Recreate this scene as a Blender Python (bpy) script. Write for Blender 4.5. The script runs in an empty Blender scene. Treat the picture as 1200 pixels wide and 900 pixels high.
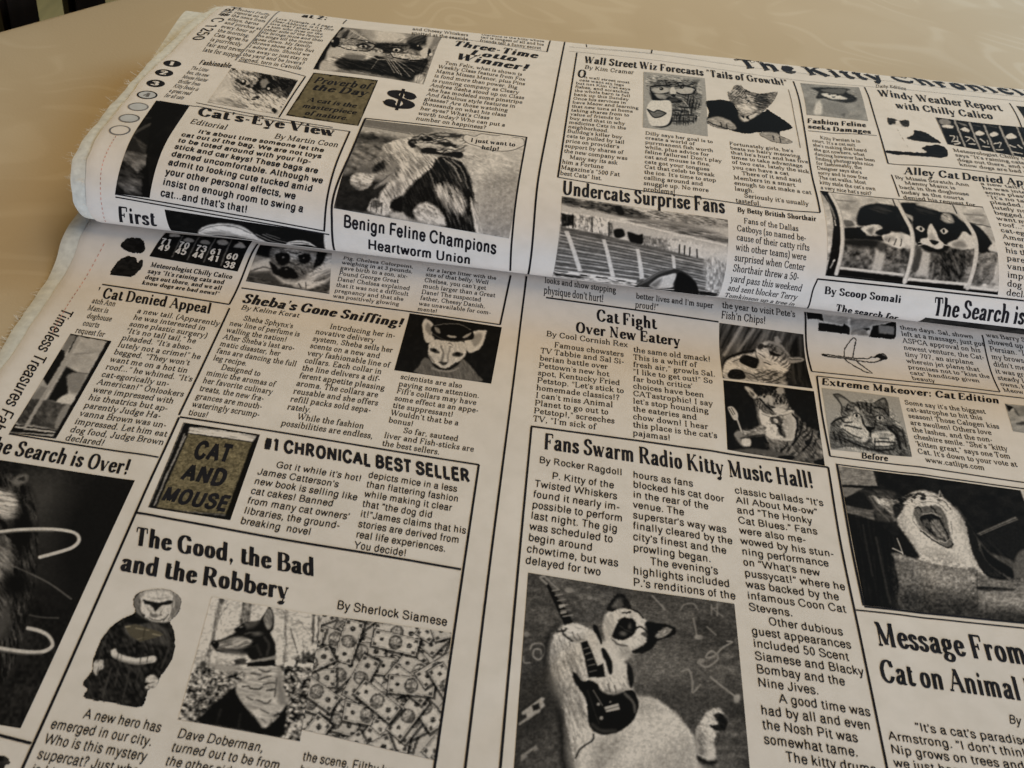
import bpy, bmesh, math, random
import numpy as np
from mathutils import Matrix, Vector

# ------------------------------------------------------------------ camera, world, lights, exposure
C = bpy.context.scene.collection
MM = 0.001
cam_d = bpy.data.cameras.new('camera'); cam = bpy.data.objects.new('camera', cam_d); C.objects.link(cam)
CAM_R = [[0.988306, 0.08128, 0.129013], [0.150317, -0.661406, -0.734811], [0.025604, 0.745611, -0.665889]]
CAM_P = [-14.368, -254.341, 270.304]
cam.matrix_world = Matrix([[CAM_R[0][i], -CAM_R[1][i], -CAM_R[2][i], CAM_P[i]*MM] for i in range(3)] + [[0, 0, 0, 1]])
cam_d.sensor_width = 36; cam_d.lens = 37.5; cam_d.clip_start = 0.01; cam_d.clip_end = 30
cam_d.dof.use_dof = True; cam_d.dof.focus_distance = 0.42; cam_d.dof.aperture_fstop = 32
bpy.context.scene.camera = cam

W = bpy.data.worlds.new('World'); bpy.context.scene.world = W; W.use_nodes = True
W.node_tree.nodes['Background'].inputs[0].default_value = (1.0, 0.80, 0.55, 1)
W.node_tree.nodes['Background'].inputs[1].default_value = 0.012

def area(name, loc, target, size, power, col):
    d = bpy.data.lights.new(name, 'AREA'); d.energy = power; d.color = col; d.shape = 'RECTANGLE'
    d.size, d.size_y = size
    o = bpy.data.objects.new(name, d); C.objects.link(o); o.location = loc
    o.rotation_euler = (Vector(target) - Vector(loc)).to_track_quat('-Z', 'Y').to_euler()
    return o
area('room_lamp', (0.05, 0.55, 0.95), (0, 0.2, 0), (0.9, 0.9), 6.6, (1.0, 0.77, 0.42))
area('window_light', (0.75, -1.50, 0.34), (0, 0.12, 0.02), (1.0, 0.55), 24.0, (0.745, 0.86, 1.0))
area('far_window_light', (1.3, 1.7, 0.9), (0.2, 0.4, 0), (1.2, 0.9), 31.0, (0.50, 0.77, 1.0))

vs = bpy.context.scene.view_settings
vs.view_transform = 'Standard'; vs.look = 'None'; vs.gamma = 1; vs.use_curve_mapping = False; vs.exposure = 0.19

# ------------------------------------------------------------------ materials
def mat(name, rough=0.9, spec=0.2):
    m = bpy.data.materials.new(name); m.use_nodes = True
    b = m.node_tree.nodes['Principled BSDF']
    b.inputs['Roughness'].default_value = rough; b.inputs['Specular IOR Level'].default_value = spec
    return m, m.node_tree, b
def node(nt, t, **kw):
    n = nt.nodes.new(t)
    for k, v in kw.items():
        if k.startswith('i_'):
            n.inputs[k[2:].replace('_', ' ')].default_value = v
        else: setattr(n, k, v)
    return n
def weave(nt, b, strength=0.16):
    """plain-weave bump plus slight slubs, in real millimetres"""
    tc = node(nt, 'ShaderNodeTexCoord')
    add = None
    hs = []
    for d in ('X', 'Y'):
        w = node(nt, 'ShaderNodeTexWave', wave_type='BANDS', bands_direction=d, i_Scale=900.0, i_Distortion=2.5, i_Detail=2.0)
        nt.links.new(tc.outputs['Object'], w.inputs['Vector']); hs.append(w)
    n = node(nt, 'ShaderNodeTexNoise', i_Scale=160.0, i_Detail=4.0)
    nt.links.new(tc.outputs['Object'], n.inputs['Vector'])
    a = node(nt, 'ShaderNodeMath', operation='ADD'); nt.links.new(hs[0].outputs['Fac'], a.inputs[0]); nt.links.new(hs[1].outputs['Fac'], a.inputs[1])
    a2 = node(nt, 'ShaderNodeMath', operation='MULTIPLY_ADD'); nt.links.new(n.outputs['Fac'], a2.inputs[0]); a2.inputs[1].default_value = 2.5; nt.links.new(a.outputs[0], a2.inputs[2])
    bp = node(nt, 'ShaderNodeBump', i_Strength=strength, i_Distance=0.00022)
    nt.links.new(a2.outputs[0], bp.inputs['Height']); nt.links.new(bp.outputs['Normal'], b.inputs['Normal'])
    return tc, n, a2
PAPER = (0.715, 0.64, 0.582)
def cloth_mat():
    m, nt, b = mat('cream_cotton', 0.95, 0.12)
    tc, n, h = weave(nt, b)
    big = node(nt, 'ShaderNodeTexNoise', i_Scale=22.0, i_Detail=5.0); nt.links.new(tc.outputs['Object'], big.inputs['Vector'])
    r = node(nt, 'ShaderNodeValToRGB'); r.color_ramp.elements[0].position = 0.3; r.color_ramp.elements[1].position = 0.7
    r.color_ramp.elements[0].color = tuple(c*0.93 for c in PAPER) + (1,); r.color_ramp.elements[1].color = PAPER + (1,)
    nt.links.new(big.outputs['Fac'], r.inputs['Fac'])
    mx = node(nt, 'ShaderNodeMix', data_type='RGBA', blend_type='MULTIPLY'); mx.inputs['Factor'].default_value = 1.0
    r2 = node(nt, 'ShaderNodeValToRGB'); r2.color_ramp.elements[0].color = (.93, .93, .92, 1); r2.color_ramp.elements[1].color = (1, 1, 1, 1)
    r2.color_ramp.elements[0].position = 0.25; r2.color_ramp.elements[1].position = 0.6
    nt.links.new(n.outputs['Fac'], r2.inputs['Fac'])
    nt.links.new(r.outputs[0], mx.inputs[6]); nt.links.new(r2.outputs[0], mx.inputs[7]); nt.links.new(mx.outputs[2], b.inputs['Base Color'])
    b.inputs['Sheen Weight'].default_value = 0.15; b.inputs['Sheen Roughness'].default_value = 0.5
    return m
def ink_mat(name, col):
    m, nt, b = mat(name, 0.85, 0.1)
    tc, n, h = weave(nt, b)
    r = node(nt, 'ShaderNodeValToRGB'); r.color_ramp.elements[0].position = 0.3; r.color_ramp.elements[1].position = 0.75
    r.color_ramp.elements[0].color = tuple(c*0.7 for c in col) + (1,); r.color_ramp.elements[1].color = tuple(c*1.7 for c in col) + (1,)
    nt.links.new(n.outputs['Fac'], r.inputs['Fac']); nt.links.new(r.outputs[0], b.inputs['Base Color'])
    return m
def photo_mat():
    m, nt, b = mat('printed_halftone', 0.92, 0.08)
    tc, n, h = weave(nt, b)
    at = node(nt, 'ShaderNodeVertexColor', layer_name='Col')
    nt.links.new(at.outputs['Color'], b.inputs['Base Color'])
    return m
def plain_mat(name, col, rough=0.6, spec=0.3, var=0.15, scale=30.0, stretch=(1, 1, 1)):
    m, nt, b = mat(name, rough, spec)
    tc = node(nt, 'ShaderNodeTexCoord'); mp = node(nt, 'ShaderNodeMapping'); mp.inputs['Scale'].default_value = stretch
    n = node(nt, 'ShaderNodeTexNoise', i_Scale=scale, i_Detail=5.0)
    nt.links.new(tc.outputs['Object'], mp.inputs[0]); nt.links.new(mp.outputs[0], n.inputs['Vector'])
    r = node(nt, 'ShaderNodeValToRGB'); r.color_ramp.elements[0].position = 0.3; r.color_ramp.elements[1].position = 0.7
    r.color_ramp.elements[0].color = tuple(c*(1-var) for c in col) + (1,); r.color_ramp.elements[1].color = tuple(c*(1+var) for c in col) + (1,)
    nt.links.new(n.outputs['Fac'], r.inputs['Fac']); nt.links.new(r.outputs[0], b.inputs['Base Color'])
    return m
def damask_mat():
    m, nt, b = mat('beige_damask', 0.75, 0.2)
    tc = node(nt, 'ShaderNodeTexCoord')
    base, hi = (0.47, 0.365, 0.24), (0.515, 0.41, 0.28)
    n1 = node(nt, 'ShaderNodeTexNoise', i_Scale=7.0, i_Detail=1.0, i_Distortion=1.6); nt.links.new(tc.outputs['Object'], n1.inputs['Vector'])
    k = node(nt, 'ShaderNodeMath', operation='MULTIPLY'); k.inputs[1].default_value = 9.0; nt.links.new(n1.outputs['Fac'], k.inputs[0])
    f = node(nt, 'ShaderNodeMath', operation='PINGPONG'); f.inputs[1].default_value = 0.5; nt.links.new(k.outputs[0], f.inputs[0])
    r = node(nt, 'ShaderNodeValToRGB'); r.color_ramp.elements[0].position = 0.02; r.color_ramp.elements[1].position = 0.2
    r.color_ramp.elements[0].color = (1, 1, 1, 1); r.color_ramp.elements[1].color = (0, 0, 0, 1)
    nt.links.new(f.outputs[0], r.inputs['Fac'])
    n2 = node(nt, 'ShaderNodeTexNoise', i_Scale=11.0, i_Detail=2.0, i_Distortion=0.8); nt.links.new(tc.outputs['Object'], n2.inputs['Vector'])
    gate = node(nt, 'ShaderNodeValToRGB'); gate.color_ramp.elements[0].position = 0.45; gate.color_ramp.elements[1].position = 0.55; nt.links.new(n2.outputs['Fac'], gate.inputs['Fac'])
    mm = node(nt, 'ShaderNodeMath', operation='MULTIPLY'); nt.links.new(r.outputs[0], mm.inputs[0]); nt.links.new(gate.outputs[0], mm.inputs[1])
    g2 = node(nt, 'ShaderNodeMath', operation='MULTIPLY_ADD'); nt.links.new(gate.outputs[0], g2.inputs[0]); g2.inputs[1].default_value = 0.35
    nt.links.new(mm.outputs[0], g2.inputs[2])
    mx = node(nt, 'ShaderNodeMix', data_type='RGBA'); mx.inputs[6].default_value = base + (1,); mx.inputs[7].default_value = hi + (1,)
    nt.links.new(g2.outputs[0], mx.inputs['Factor']); nt.links.new(mx.outputs[2], b.inputs['Base Color'])
    rr = node(nt, 'ShaderNodeMath', operation='MULTIPLY_ADD'); nt.links.new(g2.outputs[0], rr.inputs[0]); rr.inputs[1].default_value = -0.05; rr.inputs[2].default_value = 0.75
    nt.links.new(rr.outputs[0], b.inputs['Roughness'])
    fine = node(nt, 'ShaderNodeTexNoise', i_Scale=700.0, i_Detail=3.0); nt.links.new(tc.outputs['Object'], fine.inputs['Vector'])
    ad = node(nt, 'ShaderNodeMath', operation='MULTIPLY_ADD'); nt.links.new(g2.outputs[0], ad.inputs[0]); ad.inputs[1].default_value = 0.05; nt.links.new(fine.outputs['Fac'], ad.inputs[2])
    bp = node(nt, 'ShaderNodeBump', i_Strength=0.25, i_Distance=0.0003); nt.links.new(ad.outputs[0], bp.inputs['Height']); nt.links.new(bp.outputs['Normal'], b.inputs['Normal'])
    return m
M_CLOTH = cloth_mat(); M_INK = ink_mat('black_ink', (0.011, 0.010, 0.012)); M_GREY = ink_mat('grey_ink', (0.16, 0.15, 0.15)); M_RED = ink_mat('red_thread_ink', (0.50, 0.25, 0.20))
M_PHOTO = photo_mat()
M_DAMASK = damask_mat()
M_CHAIR = plain_mat('dark_stained_wood', (0.012, 0.008, 0.006), 0.4, 0.3, 0.3, 20.0, (8, 8, 1))
M_FLOOR = plain_mat('honey_wood_floor', (0.88, 0.62, 0.25), 0.5, 0.4, 0.14, 6.0, (6, 1, 1))
M_DOT = plain_mat('pale_blue_grey_ink', (0.47, 0.47, 0.48), 0.95, 0.1, 0.06, 300.0)
M_SELV = plain_mat('selvage_fringe', (0.62, 0.60, 0.55), 0.95, 0.1, 0.12, 400.0)

# ------------------------------------------------------------------ helpers
def link_mesh(name, verts, faces, m, parent=None, smooth=True):
    me = bpy.data.meshes.new(name)
    v = np.asarray(verts, float)
    me.from_pydata((v*MM).tolist(), [], faces)
    me.materials.append(m)
    if smooth: me.polygons.foreach_set('use_smooth', [True]*len(me.polygons))
    me.update()
    o = bpy.data.objects.new(name, me); C.objects.link(o)
    if parent: o.parent = parent
    return o
def empty(name, loc=(0, 0, 0)):
    o = bpy.data.objects.new(name, None); C.objects.link(o); o.location = loc; o.empty_display_size = 0.02
    return o
def tag(o, label=None, cat=None, group=None, kind=None):
    for k, v in (('label', label), ('category', cat), ('group', group), ('kind', kind)):
        if v: o[k] = v
    return o
def grid_faces(n, m):
    i = np.arange(n-1)[:, None]*m + np.arange(m-1)[None, :]
    return np.stack([i, i+m, i+m+1, i+1], -1).reshape(-1, 4)

# ------------------------------------------------------------------ the two visible cloth surfaces, in mm
ANG = math.radians(3.6); EX = (math.cos(ANG), math.sin(ANG)); NX = (-math.sin(ANG), math.cos(ANG)); OX = (-9.7, 112.8); UL, UR, LV = -175., 250., 300.
PL = [(10, 10.6), (3, 10.7), (-6.2, 11.2), (-10.9, 14.2), (-11.6, 19.5), (-7.2, 28), (2.5, 34.3), (12, 37), (26, 37.8), (44, 37.6), (65, 37.2), (93, 36.6), (125, 34.8), (154, 31), (172, 26.5), (183, 20), (187, 12), (187, 6), (182, 2.2)]
PR = [(7, 10.6), (0, 10.7), (-8.8, 11.2), (-14.5, 14.4), (-16.2, 20.2), (-14.5, 27.5), (-7.7, 35), (3, 41), (20, 45), (45, 47), (75, 46.5), (105, 45.2), (143, 42), (173, 36.5), (192, 30), (200, 22), (203, 14), (203, 7), (198, 2.2)]
def spline(P, n=600):
    P = np.array(P, float); d = np.r_[0, np.cumsum(np.hypot(*np.diff(P, axis=0).T))]
    m = len(d); h = np.diff(d); A = np.eye(m); B = np.zeros((m, 2))
    for i in range(1, m-1):
        A[i, i-1] = h[i-1]; A[i, i] = 2*(h[i-1]+h[i]); A[i, i+1] = h[i]
        B[i] = 6*((P[i+1]-P[i])/h[i]-(P[i]-P[i-1])/h[i-1])
    K = np.linalg.solve(A, B)
    t = np.linspace(0, d[-1], 2000); i = np.clip(np.searchsorted(d, t)-1, 0, m-2); a = (d[i+1]-t)[:, None]; b = (t-d[i])[:, None]; H = h[i][:, None]
    Q = (K[i]*a**3+K[i+1]*b**3)/(6*H)+(P[i]/H-K[i]*H/6)*a+(P[i+1]/H-K[i+1]*H/6)*b
    s = np.r_[0, np.cumsum(np.hypot(*np.diff(Q, axis=0).T))]; q = np.linspace(0, s[-1], n)
    return np.stack([np.interp(q, s, Q[:, 0]), np.interp(q, s, Q[:, 1])], 1)
CL, CR = spline(PL), spline(PR); PV = np.linspace(0, LV, 600)
def top0(u, v):
    w = np.clip((u-UL)/(UR-UL), -.3, 1.4)
    q = (1-w)*np.interp(v, PV, CL[:, 0])+w*np.interp(v, PV, CR[:, 0]); z = (1-w)*np.interp(v, PV, CL[:, 1])+w*np.interp(v, PV, CR[:, 1])
    return np.stack([OX[0]+EX[0]*u+NX[0]*q, OX[1]+EX[1]*u+NX[1]*q, z], -1)
def ripple(a, b):
    return (0.34*np.sin(a/19.+0.7*np.sin(b/31.))*np.sin(b/23.+1.1)+0.30*np.sin(a/41.-b/17.+2.)+0.16*np.sin(a/9.+b/13.)*np.sin(b/37.)
            +0.42*np.exp(-((a*.86-b*.5-52+5*np.sin(b/22.))/5.)**2)*np.sin(b/33.+.6)+0.36*np.exp(-((a*.9+b*.42+120+4*np.sin(a/17.))/6.)**2)*np.sin(b/41.+2.)+0.34*np.exp(-((a*.97-b*.2-140)/4.5)**2)*np.sin(b/27.))
def surf_top(u, v, h=0.0):
    u = np.asarray(u, float); v = np.asarray(v, float); e = 0.6
    P = top0(u, v); du = top0(u+e, v)-top0(u-e, v); dv = top0(u, np.clip(v+e, 0, LV))-top0(u, np.clip(v-e, 0, LV))
    n = np.cross(du, dv); n /= np.linalg.norm(n, axis=-1, keepdims=True)+1e-12
    k = ripple(u, v)*np.clip((v-25)/30., 0, 1)+h
    return P+n*k[..., None]
def sst(x):
    x = np.clip(x, 0, 1); return x*x*(3-2*x)
def surf_low(x, y, h=0.0):
    x = np.asarray(x, float); y = np.asarray(y, float)
    u = (x-OX[0])*EX[0]+(y-OX[1])*EX[1]; q = (x-OX[0])*NX[0]+(y-OX[1])*NX[1]
    A = 9.0
    z = 1.0+A*np.where(q < -8, np.exp(-((q+8)/17.)**2), 1.)
    z = z+0.8*(ripple(x, y)+0.55)*np.clip((-q-18)/40, 0, 1)+h
    return np.stack([x, y, z], -1)
SURF = {'T': surf_top, 'L': surf_low}

# ------------------------------------------------------------------ lettering: stroke skeletons swept by a broad nib
GL = {
 'A': '70 t 6 0 34 72;l 34 72 60 0;t 17 25 51 25;s 6 1 9;s 60 1 11',
 'B': '64 l 14 0 14 72;c 14 71 34 71 49 64 49 47 36 38 14 38;c 34 38 52 33 57 20 48 5 32 1 14 1;s 10 1 6;s 10 71 6',
 'C': '68 c 58 52 52 66 38 71 22 65 12 48 11 34 15 15 28 3 42 1 54 9 60 20;t 59 50 59 70',
 'D': '72 l 14 0 14 72;c 8 71 32 71 54 62 62 36 54 9 32 1 8 1;s 12 71 9;s 12 1 9',
 'E': '60 l 14 0 14 72;t 8 71 52 71;t 8 1 54 1;t 14 37 38 37;t 52 71 52 54;t 54 1 55 19;t 38 46 38 28',
 'F': '57 l 14 0 14 72;t 8 71 52 71;t 14 36 37 36;t 52 71 52 54;t 37 45 37 27;s 14 1 10',
 'G': '72 c 58 54 50 66 37 71 21 65 11 48 11 34 15 15 28 3 42 1 52 6 57 14;l 58 32 58 3;s 58 32 11;t 58 52 58 70',
 'H': '76 l 15 0 15 72;l 59 0 59 72;t 15 36 59 36;s 15 1 10;s 15 71 10;s 59 1 10;s 59 71 10',
 'I': '36 l 18 0 18 72;s 18 1 10;s 18 71 10',
 'J': '46 c 30 72 30 40 30 18 24 4 14 1 7 8 7 15;l 30 72 30 25;s 30 71 10;d 9 14 6',
 'K': '72 l 15 0 15 72;t 18 30 54 71;l 30 42 60 0;s 15 1 10;s 15 71 10;s 55 71 9;s 60 1 9',
 'L': '58 l 15 0 15 72;t 8 1 52 1;t 52 1 53 22;s 15 71 10',
 'M': '88 t 14 0 14 72;l 14 72 42 4;t 42 4 70 72;l 70 0 70 72;s 14 1 9;s 11 71 8;s 72 71 8;s 71 1 10',
 'N': '74 t 14 0 14 72;l 12 72 58 0;t 58 0 58 72;s 14 1 9;s 11 71 8;s 58 71 9',
 'O': '74 c 37 71 18 62 11 36 18 10 37 1 56 10 63 36 56 62 37 71',
 'P': '62 l 14 0 14 72;c 8 71 34 71 50 64 54 51 49 38 34 33 14 33;s 14 1 10;s 11 71 8',
 'Q': '74 c 37 71 18 62 11 36 18 10 37 1 56 10 63 36 56 62 37 71;l 36 14 60 -12',
 'R': '70 l 14 0 14 72;c 8 71 34 71 50 64 52 52 46 40 32 36 14 36;l 34 36 60 0;s 14 1 10;s 62 1 7;s 11 71 8',
 'S': '56 c 46 54 40 67 28 71 15 65 12 54 18 44 30 38 42 31 47 19 41 6 28 1 15 6 9 19;t 46 52 47 70;t 9 2 9 21',
 'T': '62 l 31 0 31 72;t 6 71 56 71;t 6 71 5 52;t 56 71 57 52;s 31 1 11',
 'U': '72 c 14 72 14 40 15 18 25 3 38 1 50 6 57 20 57 45 57 72;l 14 72 14 25;s 14 71 10;s 57 71 9',
 'V': '68 l 8 72 33 0;t 33 0 59 72;s 9 71 10;s 59 71 8',
 'W': '98 l 8 72 30 0;t 30 0 48 66;l 46 72 68 0;t 68 0 90 72;s 9 71 9;s 46 71 8;s 90 71 8',
 'X': '70 l 8 72 60 0;t 60 72 8 0;s 9 71 8;s 60 71 8;s 9 1 8;s 60 1 8',
 'Y': '66 l 8 72 33 32;t 33 32 58 72;l 33 0 33 33;s 9 71 9;s 58 71 8;s 33 1 10',
 'Z': '60 t 8 71 54 71;l 54 71 8 1;t 8 1 54 1;t 8 71 7 54;t 54 1 55 18',
 'a': '50 c 12 37 18 45 28 46 36 42 37 32 37 12;l 37 34 37 6;c 37 6 40 1 46 3;c 37 28 22 25 12 19 10 9 17 1 27 4 37 14;d 14 36 4',
 'b': '55 l 13 2 13 74;c 13 36 22 45 34 46 45 36 47 23 43 9 32 1 20 4 13 12;s 9 73 6',
 'c': '46 c 38 34 34 43 26 46 15 41 9 28 10 16 16 4 27 1 36 6 41 14;d 37 35 4.5',
 'd': '56 l 42 2 42 74;c 42 36 34 45 23 46 12 37 9 23 13 8 23 1 33 4 42 13;s 38 73 6;s 46 1 6',
 'e': '46 t 10 26 39 26;c 39 26 37 40 26 46 15 41 9 27 11 13 18 3 28 1 37 6 41 13',
 'f': '33 l 15 0 15 58;c 15 50 16 66 24 73 33 70 34 66;t 5 46 28 46;s 15 1 9;d 34 66 4',
 'g': '50 c 24 46 14 42 10 31 14 21 24 17 34 21 38 31 34 42 24 46;c 16 19 10 12 14 5 28 3 40 -1 43 -9 36 -19 22 -21 10 -17 8 -9 15 0;t 36 42 47 45',
 'h': '56 l 13 0 13 74;c 13 34 22 44 32 46 41 40 42 30;l 42 32 42 0;s 9 73 6;s 13 1 8;s 42 1 8',
 'i': '28 l 14 0 14 46;d 14 64 6;s 10 45 6;s 14 1 9',
 'j': '28 c 15 46 15 10 14 -12 8 -21 0 -18;d 15 64 6;s 11 45 6',
 'k': '54 l 13 0 13 74;t 15 19 40 45;l 24 28 44 0;s 9 73 6;s 13 1 8;s 41 45 7;s 44 1 7',
 'l': '28 l 14 0 14 74;s 10 73 6;s 14 1 9',
 'm': '84 l 13 0 13 46;c 13 34 21 44 31 46 39 40 40 30;l 40 32 40 0;c 40 34 48 44 58 46 67 40 68 30;l 68 32 68 0;s 9 45 6;s 13 1 8;s 40 1 8;s 68 1 8',
 'n': '56 l 13 0 13 46;c 13 34 22 44 32 46 41 40 42 30;l 42 32 42 0;s 9 45 6;s 13 1 8;s 42 1 8',
 'o': '50 c 25 46 14 41 9 23 14 6 25 1 36 6 41 23 36 41 25 46',
 'p': '56 l 13 -21 13 46;c 13 36 22 45 34 46 45 36 47 23 43 9 32 1 20 4 13 12;s 9 45 6;s 13 -20 9',
 'q': '56 l 42 -21 42 46;c 42 36 34 45 23 46 12 37 9 23 13 8 23 1 33 4 42 13;s 42 -20 9',
 'r': '40 l 13 0 13 46;c 13 32 19 42 28 46 35 44;d 35 41 4.5;s 9 45 6;s 13 1 9',
 's': '40 c 32 34 29 43 20 46 11 42 9 34 15 27 24 23 32 17 32 9 27 2 18 1 10 5 7 14;t 32 33 32 45;t 7 2 7 15',
 't': '33 c 15 60 15 30 15 10 20 2 28 2 33 9;l 15 46 15 10;t 5 46 30 46;t 6 46 15 60',
 'u': '56 l 13 46 13 14;c 13 16 15 4 24 1 34 5 42 13;l 42 0 42 46;s 9 45 6;s 38 45 6;s 46 1 6',
 'v': '50 l 7 46 25 0;t 25 0 43 46;s 8 45 8;s 43 45 7',
 'w': '72 l 7 46 22 0;t 22 0 36 43;l 34 46 50 0;t 50 0 65 46;s 8 45 7;s 35 45 6;s 65 45 6',
 'x': '50 l 8 46 42 0;t 40 46 9 0;s 9 45 7;s 40 45 7;s 9 1 7;s 42 1 7',
 'y': '50 l 7 46 25 2;t 43 46 22 -14;c 24 -10 16 -21 8 -17;s 8 45 8;s 43 45 7;d 9 -16 4',
 'z': '44 t 8 45 36 45;l 36 45 8 1;t 8 1 37 1;t 8 45 7 33;t 37 1 38 13',
 '0': '50 c 25 71 13 58 10 36 13 13 25 1 37 13 40 36 37 58 25 71',
 '1': '50 l 26 0 26 71;t 12 60 26 71;s 26 1 11',
 '2': '50 c 11 54 15 67 26 71 37 65 39 53 32 38 10 2;t 10 2 40 2;t 40 2 41 14',
 '3': '50 c 11 58 16 68 26 71 36 63 36 50 24 38;c 24 38 37 34 40 20 33 5 22 1 12 6 9 15',
 '4': '50 l 33 0 33 71;t 33 71 7 20;t 7 19 43 19',
 '5': '50 t 14 70 38 70;t 14 70 13 38;c 13 38 26 44 37 36 40 22 34 7 22 1 12 5 9 14',
 '6': '50 c 37 65 24 62 13 45 10 25 14 7 25 1 36 8 39 22 34 36 25 41 13 32',
 '7': '50 t 9 70 41 70;l 41 70 20 0;t 9 70 8 57',
 '8': '50 c 25 71 14 65 13 53 24 40 37 25 37 10 25 1 13 10 12 24 25 39 36 53 35 65 25 71',
 '9': '50 c 13 7 26 10 37 27 40 47 36 65 25 71 14 64 11 50 16 36 25 31 37 40',
 '.': '25 d 12 5 6',
 ',': '25 d 12 5 6;t 15 4 9 -12',
 '!': '32 l 16 20 16 72;d 16 5 6',
 '?': '44 c 9 56 14 68 24 71 34 63 34 50 22 36 21 20;d 21 5 6',
 "'": '20 d 10 66 5;t 12 66 8 50',
 '"': '34 d 10 66 5;t 12 66 8 50;d 24 66 5;t 26 66 22 50',
 '-': '32 t 6 24 26 24;t 6 27 26 27',
 ':': '25 d 12 6 6;d 12 40 6',
 '(': '30 c 22 78 11 60 8 30 11 0 22 -18',
 ')': '30 c 8 78 19 60 22 30 19 0 8 -18',
 '$': '56 c 46 54 40 67 28 71 15 65 12 54 18 44 30 38 42 31 47 19 41 6 28 1 15 6 9 19;t 28 -10 28 82;d 44 52 8;d 12 20 8',
 '#': '56 t 16 0 24 70;t 34 0 42 70;t 6 24 50 24;t 8 46 52 46',
 '&': '70 l 20 60 56 0;c 20 60 28 71 38 60 16 30 12 12 28 1 44 10 54 34',
}
def catmull(P, n, closed=False):
    P = np.array(P, float)
    if len(P) < 3: return P
    if closed or np.allclose(P[0], P[-1]):
        Q = np.vstack([P[-2], P, P[1]])
    else:
        Q = np.vstack([2*P[0]-P[1], P, 2*P[-1]-P[-2]])
    out = []
    t = (np.arange(n)/n)[:, None]
    for i in range(1, len(Q)-2):
        a, b, c, d = Q[i-1], Q[i], Q[i+1], Q[i+2]
        out.append(0.5*((2*b)+(-a+c)*t+(2*a-5*b+4*c-d)*t*t+(-a+3*b-3*c+d)*t**3))
    out.append(Q[-2][None]); return np.vstack(out)
def sweep(P, rx, ry):
    S = np.array([rx, ry]); Q = P/S
    d = np.diff(Q, axis=0); L = np.linalg.norm(d, axis=1); keep = np.r_[True, L > 1e-6]; Q = Q[keep]
    if len(Q) < 2: return None
    d = np.diff(Q, axis=0); d /= np.linalg.norm(d, axis=1)[:, None]
    n = np.stack([-d[:, 1], d[:, 0]], 1); nn = np.vstack([n[:1], n[:-1]+n[1:], n[-1:]])
    l = np.linalg.norm(nn, axis=1)[:, None]; nn = nn/np.maximum(l, .3); 
    if len(n) > 1: nn[1:-1] /= np.maximum((nn[1:-1]*n[1:]).sum(1)[:, None], .6)
    if not np.allclose(Q[0], Q[-1]):
        Q = Q.copy(); Q[0] -= d[0]*.12; Q[-1] += d[-1]*.12
    V = np.empty((2*len(Q), 2)); V[0::2] = Q+nn; V[1::2] = Q-nn
    F = [(2*i, 2*i+1, 2*i+3, 2*i+2) for i in range(len(Q)-1)]
    return V*S, F
STYLE = {  # stem half width, hairline half width, serifs
 'sr': (5.7, 3.2, 1), 'sb': (9.8, 3.4, 1), 'sk': (11.2, 2.8, 1), 'sc': (9.6, 3.2, 1), 'bl': (11.5, 4.0, 1)}
_gc = {}
def glyph(ch, style, fine):
    key = (ch, style, fine)
    if key in _gc: return _gc[key]
    if style[0] == 'a': g = sans(ch, style, fine)
    else:
        sx, sy, _ = STYLE[style]
        spec = GL.get(ch) or GL['o']
        parts = spec.split(';'); adv = float(parts[0].split()[0]); parts[0] = parts[0][len(parts[0].split()[0]):]
        V, F = [], []; k = 6 if fine else 2
        for p in parts:
            w = p.split()
            if not w: continue
            t, a = w[0], [float(x) for x in w[1:]]
            if t == 'd':
                r = a[2]*(1+.06*(sx-4.4)); n = 10 if fine else 6
                th = np.arange(n)*2*np.pi/n; q = np.stack([a[0]+r*np.cos(th), a[1]+r*np.sin(th)], 1)
                F.append([len(V)+i for i in range(n)]); V += q.tolist(); continue
            if t == 's': P = np.array([[a[0]-a[2], a[1]], [a[0]+a[2], a[1]]])
            else: P = np.array(a).reshape(-1, 2)
            if t == 'c': P = catmull(P, k)
            elif fine:
                Q = [P[0]]
                for i in range(len(P)-1):
                    m = max(1, int(np.hypot(*(P[i+1]-P[i]))//11)); Q += [P[i]+(P[i+1]-P[i])*(j+1)/m for j in range(m)]
                P = np.array(Q)
            rx, ry = (sx, sy) if t in 'lc' else (sy*1.1, sy)
            if style == 'bl' and t == 'c': P = np.array(a).reshape(-1, 2)
            if style == 'bl':
                ca, sa = math.cos(-.62), math.sin(-.62); RM = np.array([[ca, -sa], [sa, ca]])
                r = sweep(P@RM, 4.4, 13.5) if t != 's' else sweep((P+np.linspace(-1, 1, len(P))[:, None]*np.array([[2, 5]]))@RM, 3.0, 7.0)
                if r is not None: r = (r[0]@RM.T, r[1])
            else: r = sweep(P, rx, ry)
            if r is None: continue
            o = len(V); V += r[0].tolist(); F += [tuple(i+o for i in f) for f in r[1]]
        g = (np.array(V).reshape(-1, 2)/100., F, (adv+(sx-4.4)*1.1)/100.)
    _gc[key] = g; return g
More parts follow.
